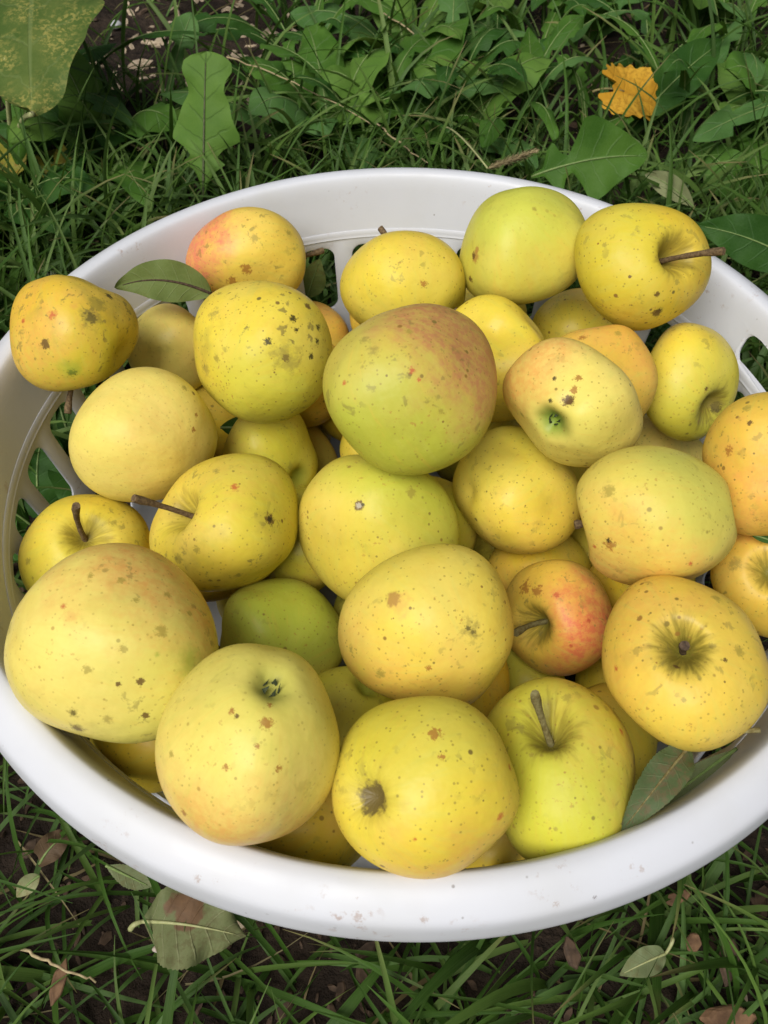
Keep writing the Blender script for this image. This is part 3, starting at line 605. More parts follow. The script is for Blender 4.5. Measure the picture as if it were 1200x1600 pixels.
 'A34': dict(box=(700,1230,860,1390), ax=(.3,-.3,-.9), y=Y_DEEP, ga=.0, scab=.2, dc=.02, label="yellow apple showing as a sliver between the two front apples at the rim"),
}
placed = []
def stem_part(root, base, tipv, R, kind=0, thick=1.0):
    base = np.asarray(base); tipv = np.asarray(tipv); L = np.linalg.norm(tipv-base)
    side = np.cross(tipv-base, [.3, .5, .8]); side /= np.linalg.norm(side)
    P = bez(base, (base+tipv)/2 + side*L*.10, tipv, 9)
    r0 = .00125*thick
    rad = [r0*1.15, r0*1.0, r0*.92, r0*.9, r0*.92, r0*1.0, r0*1.15, r0*1.45, r0*1.35]
    V, Fc = tube(P, rad, 9)
    V = np.array(V); V += RNG.normal(0, .00008, V.shape)
    mesh_obj("stem", V, Fc, (STEM, STEM_GREEN, STEM_DARK)[kind], root, sharp=50)
def calyx_part(root, base, axis, R):
    M = frame(axis); V = []; Fc = []
    for q in range(5):
        a = q*2*math.pi/5 + .3; w = .30
        pr = [(.10*math.cos(a-w*2), .10*math.sin(a-w*2), -.02), (.10*math.cos(a+w*2), .10*math.sin(a+w*2), -.02), (.085*math.cos(a+w), .085*math.sin(a+w), .06),
              (.085*math.cos(a-w), .085*math.sin(a-w), .06), (.03*math.cos(a+.5)+.03*math.cos(a), .03*math.sin(a+.5)+.03*math.sin(a), .15+.02*(q % 2)), (.065*math.cos(a), .065*math.sin(a), .05)]
        b = len(V); V += [base + R*(M @ np.array(p)) for p in pr]
        Fc += [(b, b+1, b+2, b+3), (b+3, b+2, b+4), (b, b+3, b+5), (b+1, b+5, b+2), (b+5, b+3, b+4), (b+2, b+5, b+4)]
    mesh_obj("calyx", V, Fc, CALYX, root, smooth=False)
def build_apple(k, p):
    x0, y0, x1, y1 = p['box']; t = DEPTH[k]; cx, cy = (x0+x1)/2, (y0+y1)/2
    ctr = CP + ray(cx, cy)*t
    R = math.sqrt((x1-x0)*(y1-y0))/2*t/F
    ax = cvec(p['ax'])
    V0, Fc, AC = apple_shape(hash_id(k), h=p.get('h', .90), ds=p.get('ds', .30), ws=p.get('ws', .28), dc=p.get('dc', .2), wc=p.get('wc', .24), lump=p.get('lump', .035), lobes=p.get('lobes', .034), taper=p.get('taper', .05))
    target = np.array([x1-x0, y1-y0], float); a3 = np.array(p['ax'], float); a3 /= np.linalg.norm(a3); c0 = ctr
    for turn in range(6):             # turn the apple until its stem (or calyx) hollow lies where the photo shows it
        ax = cvec(a3); V = (V0 @ frame(ax).T)*R; ctr = c0
        for it in range(4):           # match the outline's width and height as seen in the photo
            q = project(ctr+V); ext = q.max(0)-q.min(0); mid = (q.max(0)+q.min(0))/2
            s = target/ext; a = V @ RT; b = V @ UP; c = V @ FW
            V = np.outer(a*s[0], RT) + np.outer(b*s[1], UP) + np.outer(c*(1 if it else math.sqrt(s[0]*s[1])), FW)
            ctr = ctr + RT*(cx-mid[0])*t/F - UP*(cy-mid[1])*t/F
        goal = p.get('pole') or p.get('eye')
        if not goal: break
        sg = 1 if 'pole' in p else -1; e = np.array(goal) - project(ctr + (V[-2] + ax*p.get('ds', .3)*R*.8 if sg > 0 else V[-1] - ax*p.get('dc', .2)*R*.7))
        a3[0] += sg*e[0]/(target[0]/2)*.7; a3[1] -= sg*e[1]/(target[1]/2)*.7
        n2 = math.hypot(a3[0], a3[1])
        if n2 > .96: a3[:2] *= .96/n2
        a3[2] = math.copysign(math.sqrt(max(.05, 1-a3[0]**2-a3[1]**2)), a3[2])
    Rm = R
    def pick(px, py):
        q = project(ctr+V); d = np.hypot(q[:, 0]-px, q[:, 1]-py) + 4000*np.maximum(0, V @ FW + .10*R)
        return V[np.argmin(d)].copy()
    for (px, py, rp, dep) in p.get('dents', ()):
        P = pick(px, py); r = rp*t/F
        w = np.exp(-((V-P)**2).sum(1)/r**2)
        V = V - (w*dep*R)[:, None]*(V/np.linalg.norm(V, axis=1)[:, None])
    marks = [(pick(px, py) if px else V[-2].copy(), rp*t/F*(.84 if kd not in ('grey', 'green', 'pink') else 1.0), kd) for px, py, rp, kd in p.get('marks', ())]
    root = empty("apple", ctr)
    tag(root, p['label'], "apple", GROUP)
    mesh_obj("fruit_body", V, Fc, apple_mat(k, p, R, marks), root, attrs={"ac": ('FLOAT_VECTOR', AC)})
    sp, cp = V[-2].copy(), V[-1].copy()
    L = p.get('stem', .36)
    if L:
        if 'tip' in p:
            d = ray(*p['tip']); want = ctr + sp + ax*L*R
            s = ((want-CP) @ d)/(d @ d); tip = CP + d*s - ctr
        else: tip = sp + ax*L*R + RT*.02*R
        stem_part(root, sp - ax*.04*R, tip, R, p.get('stemmat', 0), 1.15)
    if p.get('dc', .2) > .05: calyx_part(root, cp, -ax, R)
    placed.append((ctr, R*1.0))
for k, p in APPLES.items(): build_apple(k, p)

# apples buried below the visible layer, holding the heap up
def buried():
    protos = []
    for i in range(3):
        V, Fc, AC = apple_shape(500+i); Rb = .031
        V = V*Rb
        me = bpy.data.meshes.new("fruit_body"); me.from_pydata([tuple(v) for v in V], [], [tuple(f) for f in Fc])
        me.polygons.foreach_set("use_smooth", [True]*len(me.polygons))
        a = me.attributes.new("ac", 'FLOAT_VECTOR', 'POINT'); a.data.foreach_set("vector", AC.astype(np.float32).ravel())
        me.materials.append(apple_mat("buried%d" % i, dict(y=(Y_MID, Y_DEEP, Y_LIME)[i], ga=.2, scab=.3, dots=.7), Rb, []))
        protos.append((me, Rb))
    excl = [(-60, 620, 140, 960), (480, 385, 535, 460), (1150, 480, 1260, 600), (1040, 1180, 1260, 1330)]
    cnt = 0; rs = np.random.default_rng(5)
    for z in np.linspace(-.070, -.140, 10):
        for tr in range(900):
            a = rs.uniform(0, 6.283); rr = .19*math.sqrt(rs.uniform(0, 1)); P = np.array([rr*math.cos(a), rr*math.sin(a), z])
            Rb = .031*rs.uniform(.88, 1.1)
            if rr + Rb > wall_r(z) - .003: continue
            if any(np.linalg.norm(P-c) < (Rb+R)*.90 for c, R in placed): continue
            q = project(P); d = (P-CP) @ FW; rp = Rb*F/d
            if any(q[0]+rp > e[0] and q[0]-rp < e[2] and q[1]+rp > e[1] and q[1]-rp < e[3] for e in excl): continue
            root = empty("apple", P); tag(root, "yellow apple buried in the shade beneath the top layer", "apple", GROUP)
            me, R0 = protos[cnt % 3]
            o = bpy.data.objects.new("fruit_body", me); COL.objects.link(o); o.parent = root; o.scale = (Rb/R0,)*3
            o.rotation_euler = (rs.uniform(0, 6), rs.uniform(0, 6), rs.uniform(0, 6))
            placed.append((P, Rb)); cnt += 1
    return cnt
print("buried apples", buried())

# ------------------------------------------------------------------ leaves
def prof_ovate(s): return np.sin(math.pi*np.clip(s, 0, 1)**.85)**.9*(1-.15*s)
def prof_lance(s): return np.sin(math.pi*np.clip(s, 0, 1)**1.15)**.8
def prof_round(s): return np.sqrt(np.clip(1-(2*s-1)**2, 0, 1))*(1+.06*np.sin(s*23))
def prof_dandelion(s, seed=0, n=4.0):
    env = .16 + .84*np.clip(s, 0, 1)**1.3
    saw = ((s*n + seed*.37) % 1.0)
    lob = np.where(s < .68, .30 + .70*(1-saw)**.8, 1.0)
    endw = np.where(s > .62, np.clip((1-s)/.34, 0, 1)**.75*1.05, 1.0)
    return env*lob*endw
def table(xs, ys): return lambda s: np.interp(s, xs, ys)
PROF_RAGGED = table((0,.08,.16,.22,.26,.31,.37,.42,.48,.55,.62,.70,.78,.86,.93,.97,1), (.06,.12,.30,.62,.34,.50,.98,1.0,.90,.78,.72,.58,.60,.70,.66,.45,0))
PROF_ARROW = table((0,.10,.16,.22,.27,.33,.40,.46,.52,.62,.72,.82,.92,.97,1), (.05,.10,.45,.62,.30,.20,.55,.98,1.0,.86,.66,.46,.28,.15,0))
def serr(s, n, amp): return 1 - amp*((s*n) % 1.0)
def leaf_mesh(name, mid, width, side_hint, profile, mat, parent=None, fold=.25, wave=.05, ns=44, nv=4, seed=0, tipcurl=0.0, asym=0.0):
    """mid: polyline of the midrib (world); width: half width; side_hint: approx across direction"""
    rs = np.random.default_rng(seed); mid = np.asarray(mid, float)
    tt = np.linspace(0, 1, len(mid)); S = np.linspace(0.0, 1.0, ns+1)
    P = np.stack([np.interp(S, tt, mid[:, i]) for i in range(3)], 1)
    T = np.gradient(P, axis=0); T /= np.linalg.norm(T, axis=1)[:, None]
    side = np.asarray(side_hint, float); B = side - T*(T @ side)[:, None]; B /= np.linalg.norm(B, axis=1)[:, None]
    N = np.cross(T, B)
    ph = rs.uniform(0, 6, 6)
    wl = profile(S)*width*(1+asym); wr = profile((S*.985+.006*np.sin(S*17+ph[0])))*width*(1-asym)
    V = []; L = []; z = rs.uniform(0, 9)
    for i in range(ns+1):
        for j in range(-nv, nv+1):
            f = j/nv; w = (wl if j < 0 else wr)[i]
            lift = fold*abs(f)*w + wave*width*(math.sin(S[i]*9+ph[1]+f*1.5)*abs(f)**1.5 + .6*math.sin(S[i]*23+ph[2]+(1 if j > 0 else 0)*2)*abs(f)**2)
            lift += tipcurl*width*f*f
            V.append(P[i] + B[i]*f*w + N[i]*lift); L.append((S[i], f, z))
    k = 2*nv+1; Fc = []
    for i in range(ns):
        for j in range(k-1): Fc.append((i*k+j, i*k+j+1, (i+1)*k+j+1, (i+1)*k+j))
    o = mesh_obj(name, V, Fc, mat, parent, attrs={"luv": ('FLOAT_VECTOR', L)})
    return o
def stalk(name, P, r0, r1, mat, parent=None, n=7):
    P = np.asarray(P); V, Fc = tube(P, np.linspace(r0, r1, len(P)), n); return mesh_obj(name, V, Fc, mat, parent)

def px_leaf(kind, label, cat, base, bz, tip, tz, width_px, profile, mat, sag=.0, fold=.25, wave=.05, side=None, seed=0, petiole=None, pmat=PETIOLE, group=None, asym=0.0, ctrl=None, pr=.0011, ns=44, tipcurl=0.0):
    """a single leaf lying or standing where two photo points at known heights put it"""
    A = at_z(base[0], base[1], bz); B = at_z(tip[0], tip[1], tz)
    C = (A+B)/2 + np.array([0, 0, sag]) if ctrl is None else at_z(*ctrl)
    M = bez(A, C, B, 24)
    dist = ((A+B)/2-CP) @ FW; w = width_px/2*dist/F
    if side is None:
        view = (A+B)/2-CP; side = np.cross(B-A, view)
    else: side = cvec(side)
    root = empty(kind, A)
    tag(root, label, cat, group)
    o = leaf_mesh("blade", M-A, w, side, profile, mat, root, fold, wave, seed=seed, asym=asym, ns=ns, tipcurl=tipcurl)
    T = M[1]-M[0]; T /= np.linalg.norm(T)
    rib = M[:-2] - A
    N = np.cross(side/np.linalg.norm(side), T); N /= np.linalg.norm(N)
    if N @ (CP-A) < 0: N = -N
    stalk("midrib", rib + N*pr*.15, pr*.8, pr*.18, pmat, root, 6)
    if petiole is not None:
        E = at_z(petiole[0], petiole[1], petiole[2]) - A
        D = E - rib[0]; stalk("petiole", bez(rib[0], D*.5 - T*np.linalg.norm(D)*.15 + np.array([0, 0, .004]), E, 10), pr*.8, pr*1.15, pmat, root, 7)
    return root

# apple leaves lying among the fruit
px_leaf("apple_leaf", "dark green apple leaf lying flat between two apples near the rim", "leaf", (332,460), -.012, (180,450), -.004, 68, prof_ovate, LM['apple_dark'], sag=.016, fold=.32, wave=.12, seed=3, petiole=(345,472,-.012), pmat=STEM_DARK, pr=.0013)
px_leaf("apple_leaf", "grey-green serrated apple leaf with curved stalk tucked inside the front rim", "leaf", (1078,1165), -.006, (966,1306), -.012, 66, lambda s: prof_ovate(s)*serr(s, 26, .07), LM['apple_grey'], sag=.016, fold=.42, wave=.16, seed=4, petiole=(1188,1141,.004), pmat=STEM_GREEN, pr=.0010, ns=78)
px_leaf("apple_leaf", "narrow folded olive leaf lying beneath the grey-green serrated leaf", "leaf", (1150,1170), -.028, (975,1300), -.030, 40, prof_lance, LM['olive'], sag=.004, fold=.7, seed=5)
px_leaf("apple_leaf", "green leaf showing outside the far wall slot behind the rosy apple", "leaf", (480,465), -.085, (500,404), -.055, 44, prof_ovate, LM['apple_dark'], fold=.1, seed=6)
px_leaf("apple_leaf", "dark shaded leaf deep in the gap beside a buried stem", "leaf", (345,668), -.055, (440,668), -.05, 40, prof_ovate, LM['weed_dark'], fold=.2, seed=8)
px_leaf("apple_leaf", "scrap of dark leaf stuck above the low shaded orange apple", "leaf", (1168,832), -.002, (1215,848), -.004, 14, prof_lance, LM['weed_dark'], fold=.2, seed=9)

# fallen leaves on the grass
px_leaf("fallen_leaf", "pale green fallen leaf with a brown dead patch, lying under the front rim", "leaf", (222,1440), GZ+.062, (384,1464), GZ+.055, 136, lambda s: prof_ovate(s)*serr(s, 24, .05), LM['fallen'], sag=.016, fold=.20, wave=.16, seed=12, petiole=(204,1452,GZ+.060), pmat=PALE_PETIOLE, pr=.0013, ns=72, tipcurl=-.15)
px_leaf("fallen_leaf", "tiny pale curled leaf caught in the grass blades beside the basket", "leaf", (62,1368), GZ+.055, (26,1402), GZ+.05, 30, prof_ovate, LM['pale'], sag=.004, fold=.35, seed=13)
px_leaf("fallen_leaf", "small olive leaf with a thin stalk on the grass in front", "leaf", (1040,1490), GZ+.046, (968,1524), GZ+.040, 44, prof_ovate, LM['olive'], sag=.008, fold=.35, wave=.15, seed=14, petiole=(1051,1466,GZ+.05), pmat=PALE_PETIOLE, pr=.0009)
px_leaf("fallen_leaf", "edge of a green serrated leaf poking out below the rim", "leaf", (165,1352), GZ+.075, (236,1386), GZ+.065, 34, lambda s: prof_lance(s)*serr(s, 18, .12), LM['olive'], fold=.1, seed=15)
px_leaf("dry_leaf", "crumpled brown dead leaf in the grass beside the basket", "leaf", (62,1350), GZ+.02, (112,1300), GZ+.02, 44, prof_ovate, LM['brown'], sag=.01, fold=.5, wave=.2, seed=16)

def maple_leaf(label, c_px, cz, size, mat, tilt, seed=0):
    rs = np.random.default_rng(seed); C = at_z(*c_px, cz); n = 110; V = [(0, 0, 0)]; L = [(0, 0, 1.)]
    M = frame(cvec(tilt))
    rings = 6
    ang = np.linspace(0, 2*math.pi, n, endpoint=False)
    lob = np.zeros(n)
    for a0, l, w in ((math.pi/2, 1.0, .42), (math.pi/2+1.0, .88, .38), (math.pi/2-1.0, .88, .38), (math.pi/2+1.95, .58, .36), (math.pi/2-1.95, .58, .36)):
        d = np.abs((ang-a0+math.pi) % (2*math.pi)-math.pi); lob = np.maximum(lob, l*np.clip(1-d/w/1.35, 0, 1)**.75)
    rad = np.maximum(.70, lob)*(1+.06*np.sign(np.sin(ang*19))*np.abs(np.sin(ang*19))**.6)
    rad *= np.where(np.abs((ang-1.5*math.pi+math.pi) % (2*math.pi)-math.pi) < .20, .6, 1)
    for r in range(1, rings+1):
        f = r/rings
        for i in range(n):
            x, y = rad[i]*f*math.cos(ang[i]), rad[i]*f*math.sin(ang[i])
            z = .16*(x*x)+.12*math.sin(3*ang[i]+1)*f*f + .10*y*y*(-1)
            V.append(tuple(size*(M @ np.array((x, y, z))))); L.append(((y+1)/2, x, 1.))
    Fc = [(0, 1+i, 1+(i+1) % n) for i in range(n)]
    for r in range(rings-1):
        for i in range(n):
            j = (i+1) % n; Fc.append((1+r*n+i, 1+(r+1)*n+i, 1+(r+1)*n+j, 1+r*n+j))
    root = empty("maple_leaf", C); tag(root, label, "leaf")
    mesh_obj("blade", V, Fc, mat, root, attrs={"luv": ('FLOAT_VECTOR', L)})
    e = size*(M @ np.array((0, -.35, 0))); stalk("petiole", bez(e*.4, e*1.6, e*2.4+np.array([0, 0, -.01]), 8), .0009, .0012, STEM_GREEN, root)
maple_leaf("bright orange fallen maple leaf standing among the weeds", (984,146), GZ+.075, .047, LM['orange'], (.35, .25, .90), 3)

# ------------------------------------------------------------------ weeds
def rosette(label, px, n, length, width, seed, mats, group, rise=(.65, 1.25), prof='d', az=None, basez=0.0):
    """a dandelion-like plant: leaves arching out of one crown"""
    rs = np.random.default_rng(seed); C = at_z(px[0], px[1], GZ); C = C + np.array([0, 0, float(soil_height(C[0], C[1])) - .004])
    root = empty("weed_plant", C); tag(root, label, "weed", group)
    for i in range(n):
        a = (az[i % len(az)] if az else i*2*math.pi/n) + rs.normal(0, .25)
        L = length*rs.uniform(.75, 1.15); el = rs.uniform(*rise)
        d = np.array([math.cos(a), math.sin(a), 0]); up = np.array([0, 0, 1.])
        P0 = d*.004; P1 = d*L*.45*math.cos(el) + up*L*.62*math.sin(el)+up*.01; P2 = d*L*(math.cos(el)*.95+.05) + up*L*(.45*math.sin(el)+rs.uniform(-.05, .12))
        P2[2] = max(P2[2], .006)
        W = P2 + C
        # leave the basket's space free
        ok = all(math.hypot(*(q+C)[:2]) > max(wall_r(min((q+C)[2], -.02))+.012+width*.5, 0.246 if (q+C)[2] > -.045 else 0) for q in bez(P0, P1, P2, 8))
        if not ok: continue
        f = (lambda s, sd=seed+i: prof_dandelion(s, sd % 5, 3.2+(sd % 3)*.5)) if prof == 'd' else (prof_lance if prof == 'l' else prof_ovate)
        m = LM[mats[rs.integers(len(mats))]]
        M = bez(P0, P1, P2, 16)
        lf = leaf_mesh("leaf", M, width*rs.uniform(.75, 1.15), np.cross(d, up)+up*rs.normal(0, .25), f, m, root, fold=rs.uniform(.1, .35), wave=rs.uniform(.05, .16), ns=36, nv=3, seed=seed*17+i)
        T = M[:-2]; stalk("midrib", T + np.array([0, 0, .0002]), .0011, .0003, PETIOLE, lf, 5)
    return root
WG = "broad-leaved weeds behind the basket"
WL = "broad-leaved green weed growing in the grass behind the basket"
spots = [(560,150),(640,120),(700,190),(770,150),(610,220),(480,120),(440,180),(520,230),(830,120),(850,60),(740,50),(640,30),(560,40),(920,60),(450,40),(1010,120),(1080,60),(1130,130),(1160,40),(1180,240),(1060,230),(920,230),(180,280),(100,200),(400,245),(470,225),(580,235),(650,240),(720,240),(790,225)]
WEED_LABELS = {4: "toothed weed leaning against the far rim's middle", 7: "smooth-leaved weed just behind the plain yellow apple's wall", 21: "toothed weed at the foot of the arrow-shaped leaf",
    15: "toothed weed at the foot of the orange maple leaf", 23: "toothed weed under the big speckled leaf", 19: "smooth-leaved weed below the pale jagged leaf tip",
    6: "dark toothed weed beside the upright dandelion leaf"}
for i, s in enumerate(spots):
    rosette(WEED_LABELS.get(i) or ("smooth-edged green weed growing in the grass behind the basket" if i % 3 == 1 else "toothed green weed growing in the grass behind the basket"), s, 5+(i % 3), .145+.025*((i*7) % 3), .018+.004*((i*5) % 3), 40+i, [('weed', 'weed_dark', 'weed'), ('weed', 'weed_blue', 'weed_light'), ('weed_dark', 'weed', 'weed_blue')][i % 3], WG, prof='dld'[i % 3])
WGD = "dark weeds beside the basket"
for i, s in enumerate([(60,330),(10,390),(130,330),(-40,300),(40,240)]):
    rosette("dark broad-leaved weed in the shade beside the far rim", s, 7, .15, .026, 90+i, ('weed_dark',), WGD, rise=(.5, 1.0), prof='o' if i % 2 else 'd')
for i, s in enumerate([(1190,370),(1250,300)]):
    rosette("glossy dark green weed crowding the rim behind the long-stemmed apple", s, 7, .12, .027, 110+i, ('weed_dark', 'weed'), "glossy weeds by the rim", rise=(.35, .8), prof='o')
for i, s in enumerate([(120,720),(60,820),(20,640),(1230,560)]):
    P = at_z(s[0], s[1], GZ)
    rosette("low dark weed added to stand in for shade behind the wall slots", s, 6, .085, .018, 130+i, ('weed_dark', 'weed'), "added dark weeds behind the slots", rise=(.5, .9), prof='o')  # added dark leaves stand in for the shade on the grass behind the slots

# singled-out leaves
px_leaf("dandelion_leaf", "upright ragged dandelion leaf with dark midrib rising behind the far rim", "leaf", (318,305), GZ+.055, (322,80), GZ+.15, 112, PROF_RAGGED, LM['weed_light'], sag=.006, fold=.12, wave=.10, seed=21, pmat=MIDRIB, pr=.0017, side=(1, 0, .25), ns=60)
px_leaf("dandelion_leaf", "broad arrow-shaped weed leaf with a long pale midrib overhanging the far rim", "leaf", (830,276), GZ+.10, (1012,244), GZ+.115, 124, PROF_ARROW, LM['weed'], sag=.012, fold=.16, wave=.09, seed=22, pr=.0013, ns=60)
px_leaf("dandelion_leaf", "long dark arching weed leaf pointing away behind the orange maple leaf", "leaf", (975,215), GZ+.04, (1128,66), GZ+.09, 66, prof_lance, LM['weed_dark'], sag=.02, fold=.25, wave=.08, seed=23, pr=.0013)
px_leaf("dandelion_leaf", "pale jagged weed leaf tip reaching in beside the fine grass", "leaf", (1260,150), GZ+.09, (1082,218), GZ+.075, 70, lambda s: prof_dandelion(1-(1-s), 2, 3.2), LM['weed_blue'], sag=.012, fold=.15, wave=.1, seed=24)
px_leaf("dandelion_leaf", "wide glossy dark leaf pressed against the outside of the rim", "leaf", (1260,420), GZ+.10, (1085,352), GZ+.12, 84, prof_ovate, LM['weed_dark'], sag=.012, fold=.2, wave=.1, seed=25, pr=.0012)
px_leaf("dandelion_leaf", "small leaf turned to its pale underside below the arrow-shaped leaf", "leaf", (1085,325), GZ+.06, (1008,272), GZ+.08, 34, prof_lance, LM['pale'], sag=.008, fold=.4, seed=26)
px_leaf("dandelion_leaf", "toothed bluish leaf standing above the white pebble by the bark mulch", "leaf", (262,150), GZ+.03, (300,20), GZ+.09, 70, lambda s: prof_dandelion(s, 3, 3.4), LM['weed_blue'], sag=.01, fold=.2, wave=.12, seed=27)
px_leaf("dandelion_leaf", "upright oval weed leaf with a brown tip spot among mid-distance grass", "leaf", (832,130), GZ+.05, (826,42), GZ+.10, 44, prof_ovate, LM['weed'], fold=.2, seed=28)

# the big speckled leaf on tall stalks at the side
def spotted_plant():
    base = at_z(44, 292, GZ); root = empty("mallow_plant", base)
    tag(root, "tall yellowing plant with a big speckled leaf on pale stalks", "plant")
    A = at_z(50, 178, GZ+.135); B = at_z(62, -70, GZ+.165)
    lf = leaf_mesh("leaf", bez(A, (A+B)/2+np.array([0, 0, .03]), B, 20)-base, .062, RT+.15*UP, lambda s: np.where(s < .5, np.clip(s*2.0, 0, 1)**.55, 1.0)*np.clip((1-s)*3, 0, 1)**.4*(1+.05*np.sin(s*31)), LM['spotted'], root, fold=.08, wave=.08, ns=54, nv=6, seed=31)
    stalk("stalk", bez(base, base+np.array([.003, 0, .07]), A, 12)-base, .0026, .0022, PALE_PETIOLE, root, 9)
    A2 = at_z(10, 92, GZ+.15); b2 = at_z(30, 280, GZ)
    stalk("stalk", bez(b2, (b2+A2)/2+np.array([-.006, 0, .0]), A2, 12)-base, .0026, .0021, PALE_PETIOLE, root, 9)
    b3 = at_z(55, 285, GZ); A3 = at_z(-20, 200, GZ+.09)
    stalk("stalk", bez(b3, (b3+A3)/2+np.array([.01, 0, .01]), A3, 12)-base, .0022, .0018, PALE_PETIOLE, root, 9)
    for j, (p0, z0, p1, z1, w) in enumerate((((20,215), .05, (15,300), .035, .022), ((80,235), .04, (100,310), .03, .018))):
        a = at_z(*p0, GZ+z0); b = at_z(*p1, GZ+z1)
        leaf_mesh("withered_leaf", bez(a, (a+b)/2+np.array([0, 0, .015]), b, 12)-base, w, RT, prof_ovate, LM['yellow'], root, fold=.3, wave=.15, seed=33+j)
spotted_plant()

# ------------------------------------------------------------------ grass (one mass nobody could count)
def inside_basket(P):
    r = np.hypot(P[..., 0], P[..., 1]); z = P[..., 2]
    lim = np.where(z > -.040, .247, np.where(z > -.137, .2105+.21*(np.minimum(z, -.036)+.036)+.007, .193))
    return ((r < lim) & (z < .02)).any(-1)
def grass_field(name, label, N, sampler, lmin, lmax, wmin, wmax, palette, seed, lean=(.15, .9), droop=(.5, 1.6), nseg=8, groove=.22, clump=None):
    rs = np.random.default_rng(seed); B = sampler(rs, N); N = len(B)
    L = rs.uniform(lmin, lmax, N)*rs.uniform(.7, 1.05, N); W = rs.uniform(wmin, wmax, N)
    az = rs.uniform(0, 2*math.pi, N); th0 = rs.uniform(*lean, N); th1 = th0 + rs.uniform(*droop, N); tw = rs.normal(0, .9, N)
    S = np.linspace(0, 1, nseg+1)
    d = np.stack([np.cos(az), np.sin(az), np.zeros(N)], 1); sd = np.stack([-np.sin(az), np.cos(az), np.zeros(N)], 1); up = np.array([0, 0, 1.])
    P = np.zeros((N, nseg+1, 3)); P[:, 0] = B; TT = np.zeros((N, nseg+1, 3))
    bend = rs.normal(0, .35, N)
    for i in range(nseg+1):
        th = th0 + (th1-th0)*S[i]**1.3
        dd = d + sd*(bend*S[i])[:, None]; dd /= np.linalg.norm(dd, axis=1)[:, None]
        TT[:, i] = dd*np.sin(th)[:, None] + up*np.cos(th)[:, None]
        if i: P[:, i] = P[:, i-1] + TT[:, i-1]*(L/nseg)[:, None]
    gz = GZ + soil_height(P[..., 0], P[..., 1]) + .002
    P[:, 1:, 2] = np.maximum(P[:, 1:, 2], gz[:, 1:])
    keep = ~inside_basket(P); P, TT, W, sd, tw, L, B = P[keep], TT[keep], W[keep], sd[keep], tw[keep], L[keep], B[keep]; N = len(P)
    V = np.zeros((N, nseg+1, 3, 3)); luv = np.zeros((N, nseg+1, 3, 3))
    rz = rs.uniform(0, 50, N)
    for i in range(nseg+1):
        w = W*.5*np.minimum(1, .55+S[i]*2.2)*(1-S[i]**2.4)**.8 + .00012
        n0 = np.cross(TT[:, i], sd); a = tw*S[i]
        side = sd*np.cos(a)[:, None] + n0*np.sin(a)[:, None]; nn = np.cross(TT[:, i], side)
        V[:, i, 0] = P[:, i] - side*w[:, None] + nn*(w*groove*2)[:, None]; V[:, i, 1] = P[:, i]; V[:, i, 2] = P[:, i] + side*w[:, None] + nn*(w*groove*2)[:, None]
        luv[:, i, :, 0] = S[i]*(L*18)[:, None]; luv[:, i, :, 1] = np.array([-1, 0, 1.]); luv[:, i, :, 2] = rz[:, None]
    pal = np.array(palette); ci = rs.integers(0, len(pal), N); C = pal[ci]*rs.uniform(.75, 1.25, N)[:, None]
    Cc = np.ones((N, nseg+1, 3, 4)); Cc[..., :3] = C[:, None, None, :]
    tipdry = (rs.uniform(0, 1, N) < .22)[:, None, None, None]*np.clip((S-.72)/.28, 0, 1)[None, :, None, None]
    Cc[..., :3] = Cc[..., :3]*(1-tipdry) + np.array([.26, .20, .09])*tipdry
    k = (nseg+1)*3; base = (np.arange(N)*k)[:, None, None]
    ii = np.arange(nseg)[:, None]*3 + np.arange(2)[None]
    q = (base + ii[None]).reshape(-1)
    Fc = np.stack([q, q+1, q+4, q+3], 1)
    me = bpy.data.meshes.new(name); VV = V.reshape(-1, 3)
    me.vertices.add(len(VV)); me.vertices.foreach_set("co", VV.astype(np.float32).ravel())
    me.loops.add(len(Fc)*4); me.loops.foreach_set("vertex_index", Fc.astype(np.int32).ravel())
    me.polygons.add(len(Fc)); me.polygons.foreach_set("loop_start", (np.arange(len(Fc))*4).astype(np.int32))
    me.polygons.foreach_set("use_smooth", [True]*len(Fc)); me.update(calc_edges=True)
    a = me.attributes.new("Col", 'FLOAT_COLOR', 'POINT'); a.data.foreach_set("color", Cc.astype(np.float32).ravel())
    a = me.attributes.new("luv", 'FLOAT_VECTOR', 'POINT'); a.data.foreach_set("vector", luv.astype(np.float32).ravel())
    me.materials.append(GRASS)
    o = bpy.data.objects.new(name, me); COL.objects.link(o); o["kind"] = "stuff"
    tag(o, label, "grass")
CLEAR = [((-.29, .02), .13, .25), ((.30, .07), .09, .4), (at_z(40, 300, GZ), .085, .12), (at_z(235, 60, GZ), .15, .25), (at_z(620, 40, GZ), .10, .4)]  # first entry thins the grass so dark soil stands in for shade
def sample_rect(x0, x1, y0, y1, tuft=0, spread=.02):
    def f(rs, N):
        if tuft:
            c = np.stack([rs.uniform(x0, x1, tuft), rs.uniform(y0, y1, tuft)], 1)
            xy = c[rs.integers(0, tuft, N)] + rs.normal(0, spread, (N, 2))
        else: xy = np.stack([rs.uniform(x0, x1, N), rs.uniform(y0, y1, N)], 1)
        r = np.hypot(xy[:, 0], xy[:, 1]); xy = xy[r > .185]
        for c, rad, keep in CLEAR:
            k = (np.hypot(xy[:, 0]-c[0], xy[:, 1]-c[1]) > rad) | (rs.uniform(0, 1, len(xy)) < keep); xy = xy[k]
        z = GZ + soil_height(xy[:, 0], xy[:, 1]) - .003
        return np.column_stack([xy, z])
    return f
GREENS = [(.056, .120, .018), (.041, .096, .013), (.084, .150, .028), (.072, .138, .034), (.030, .075, .010), (.110, .175, .042)]
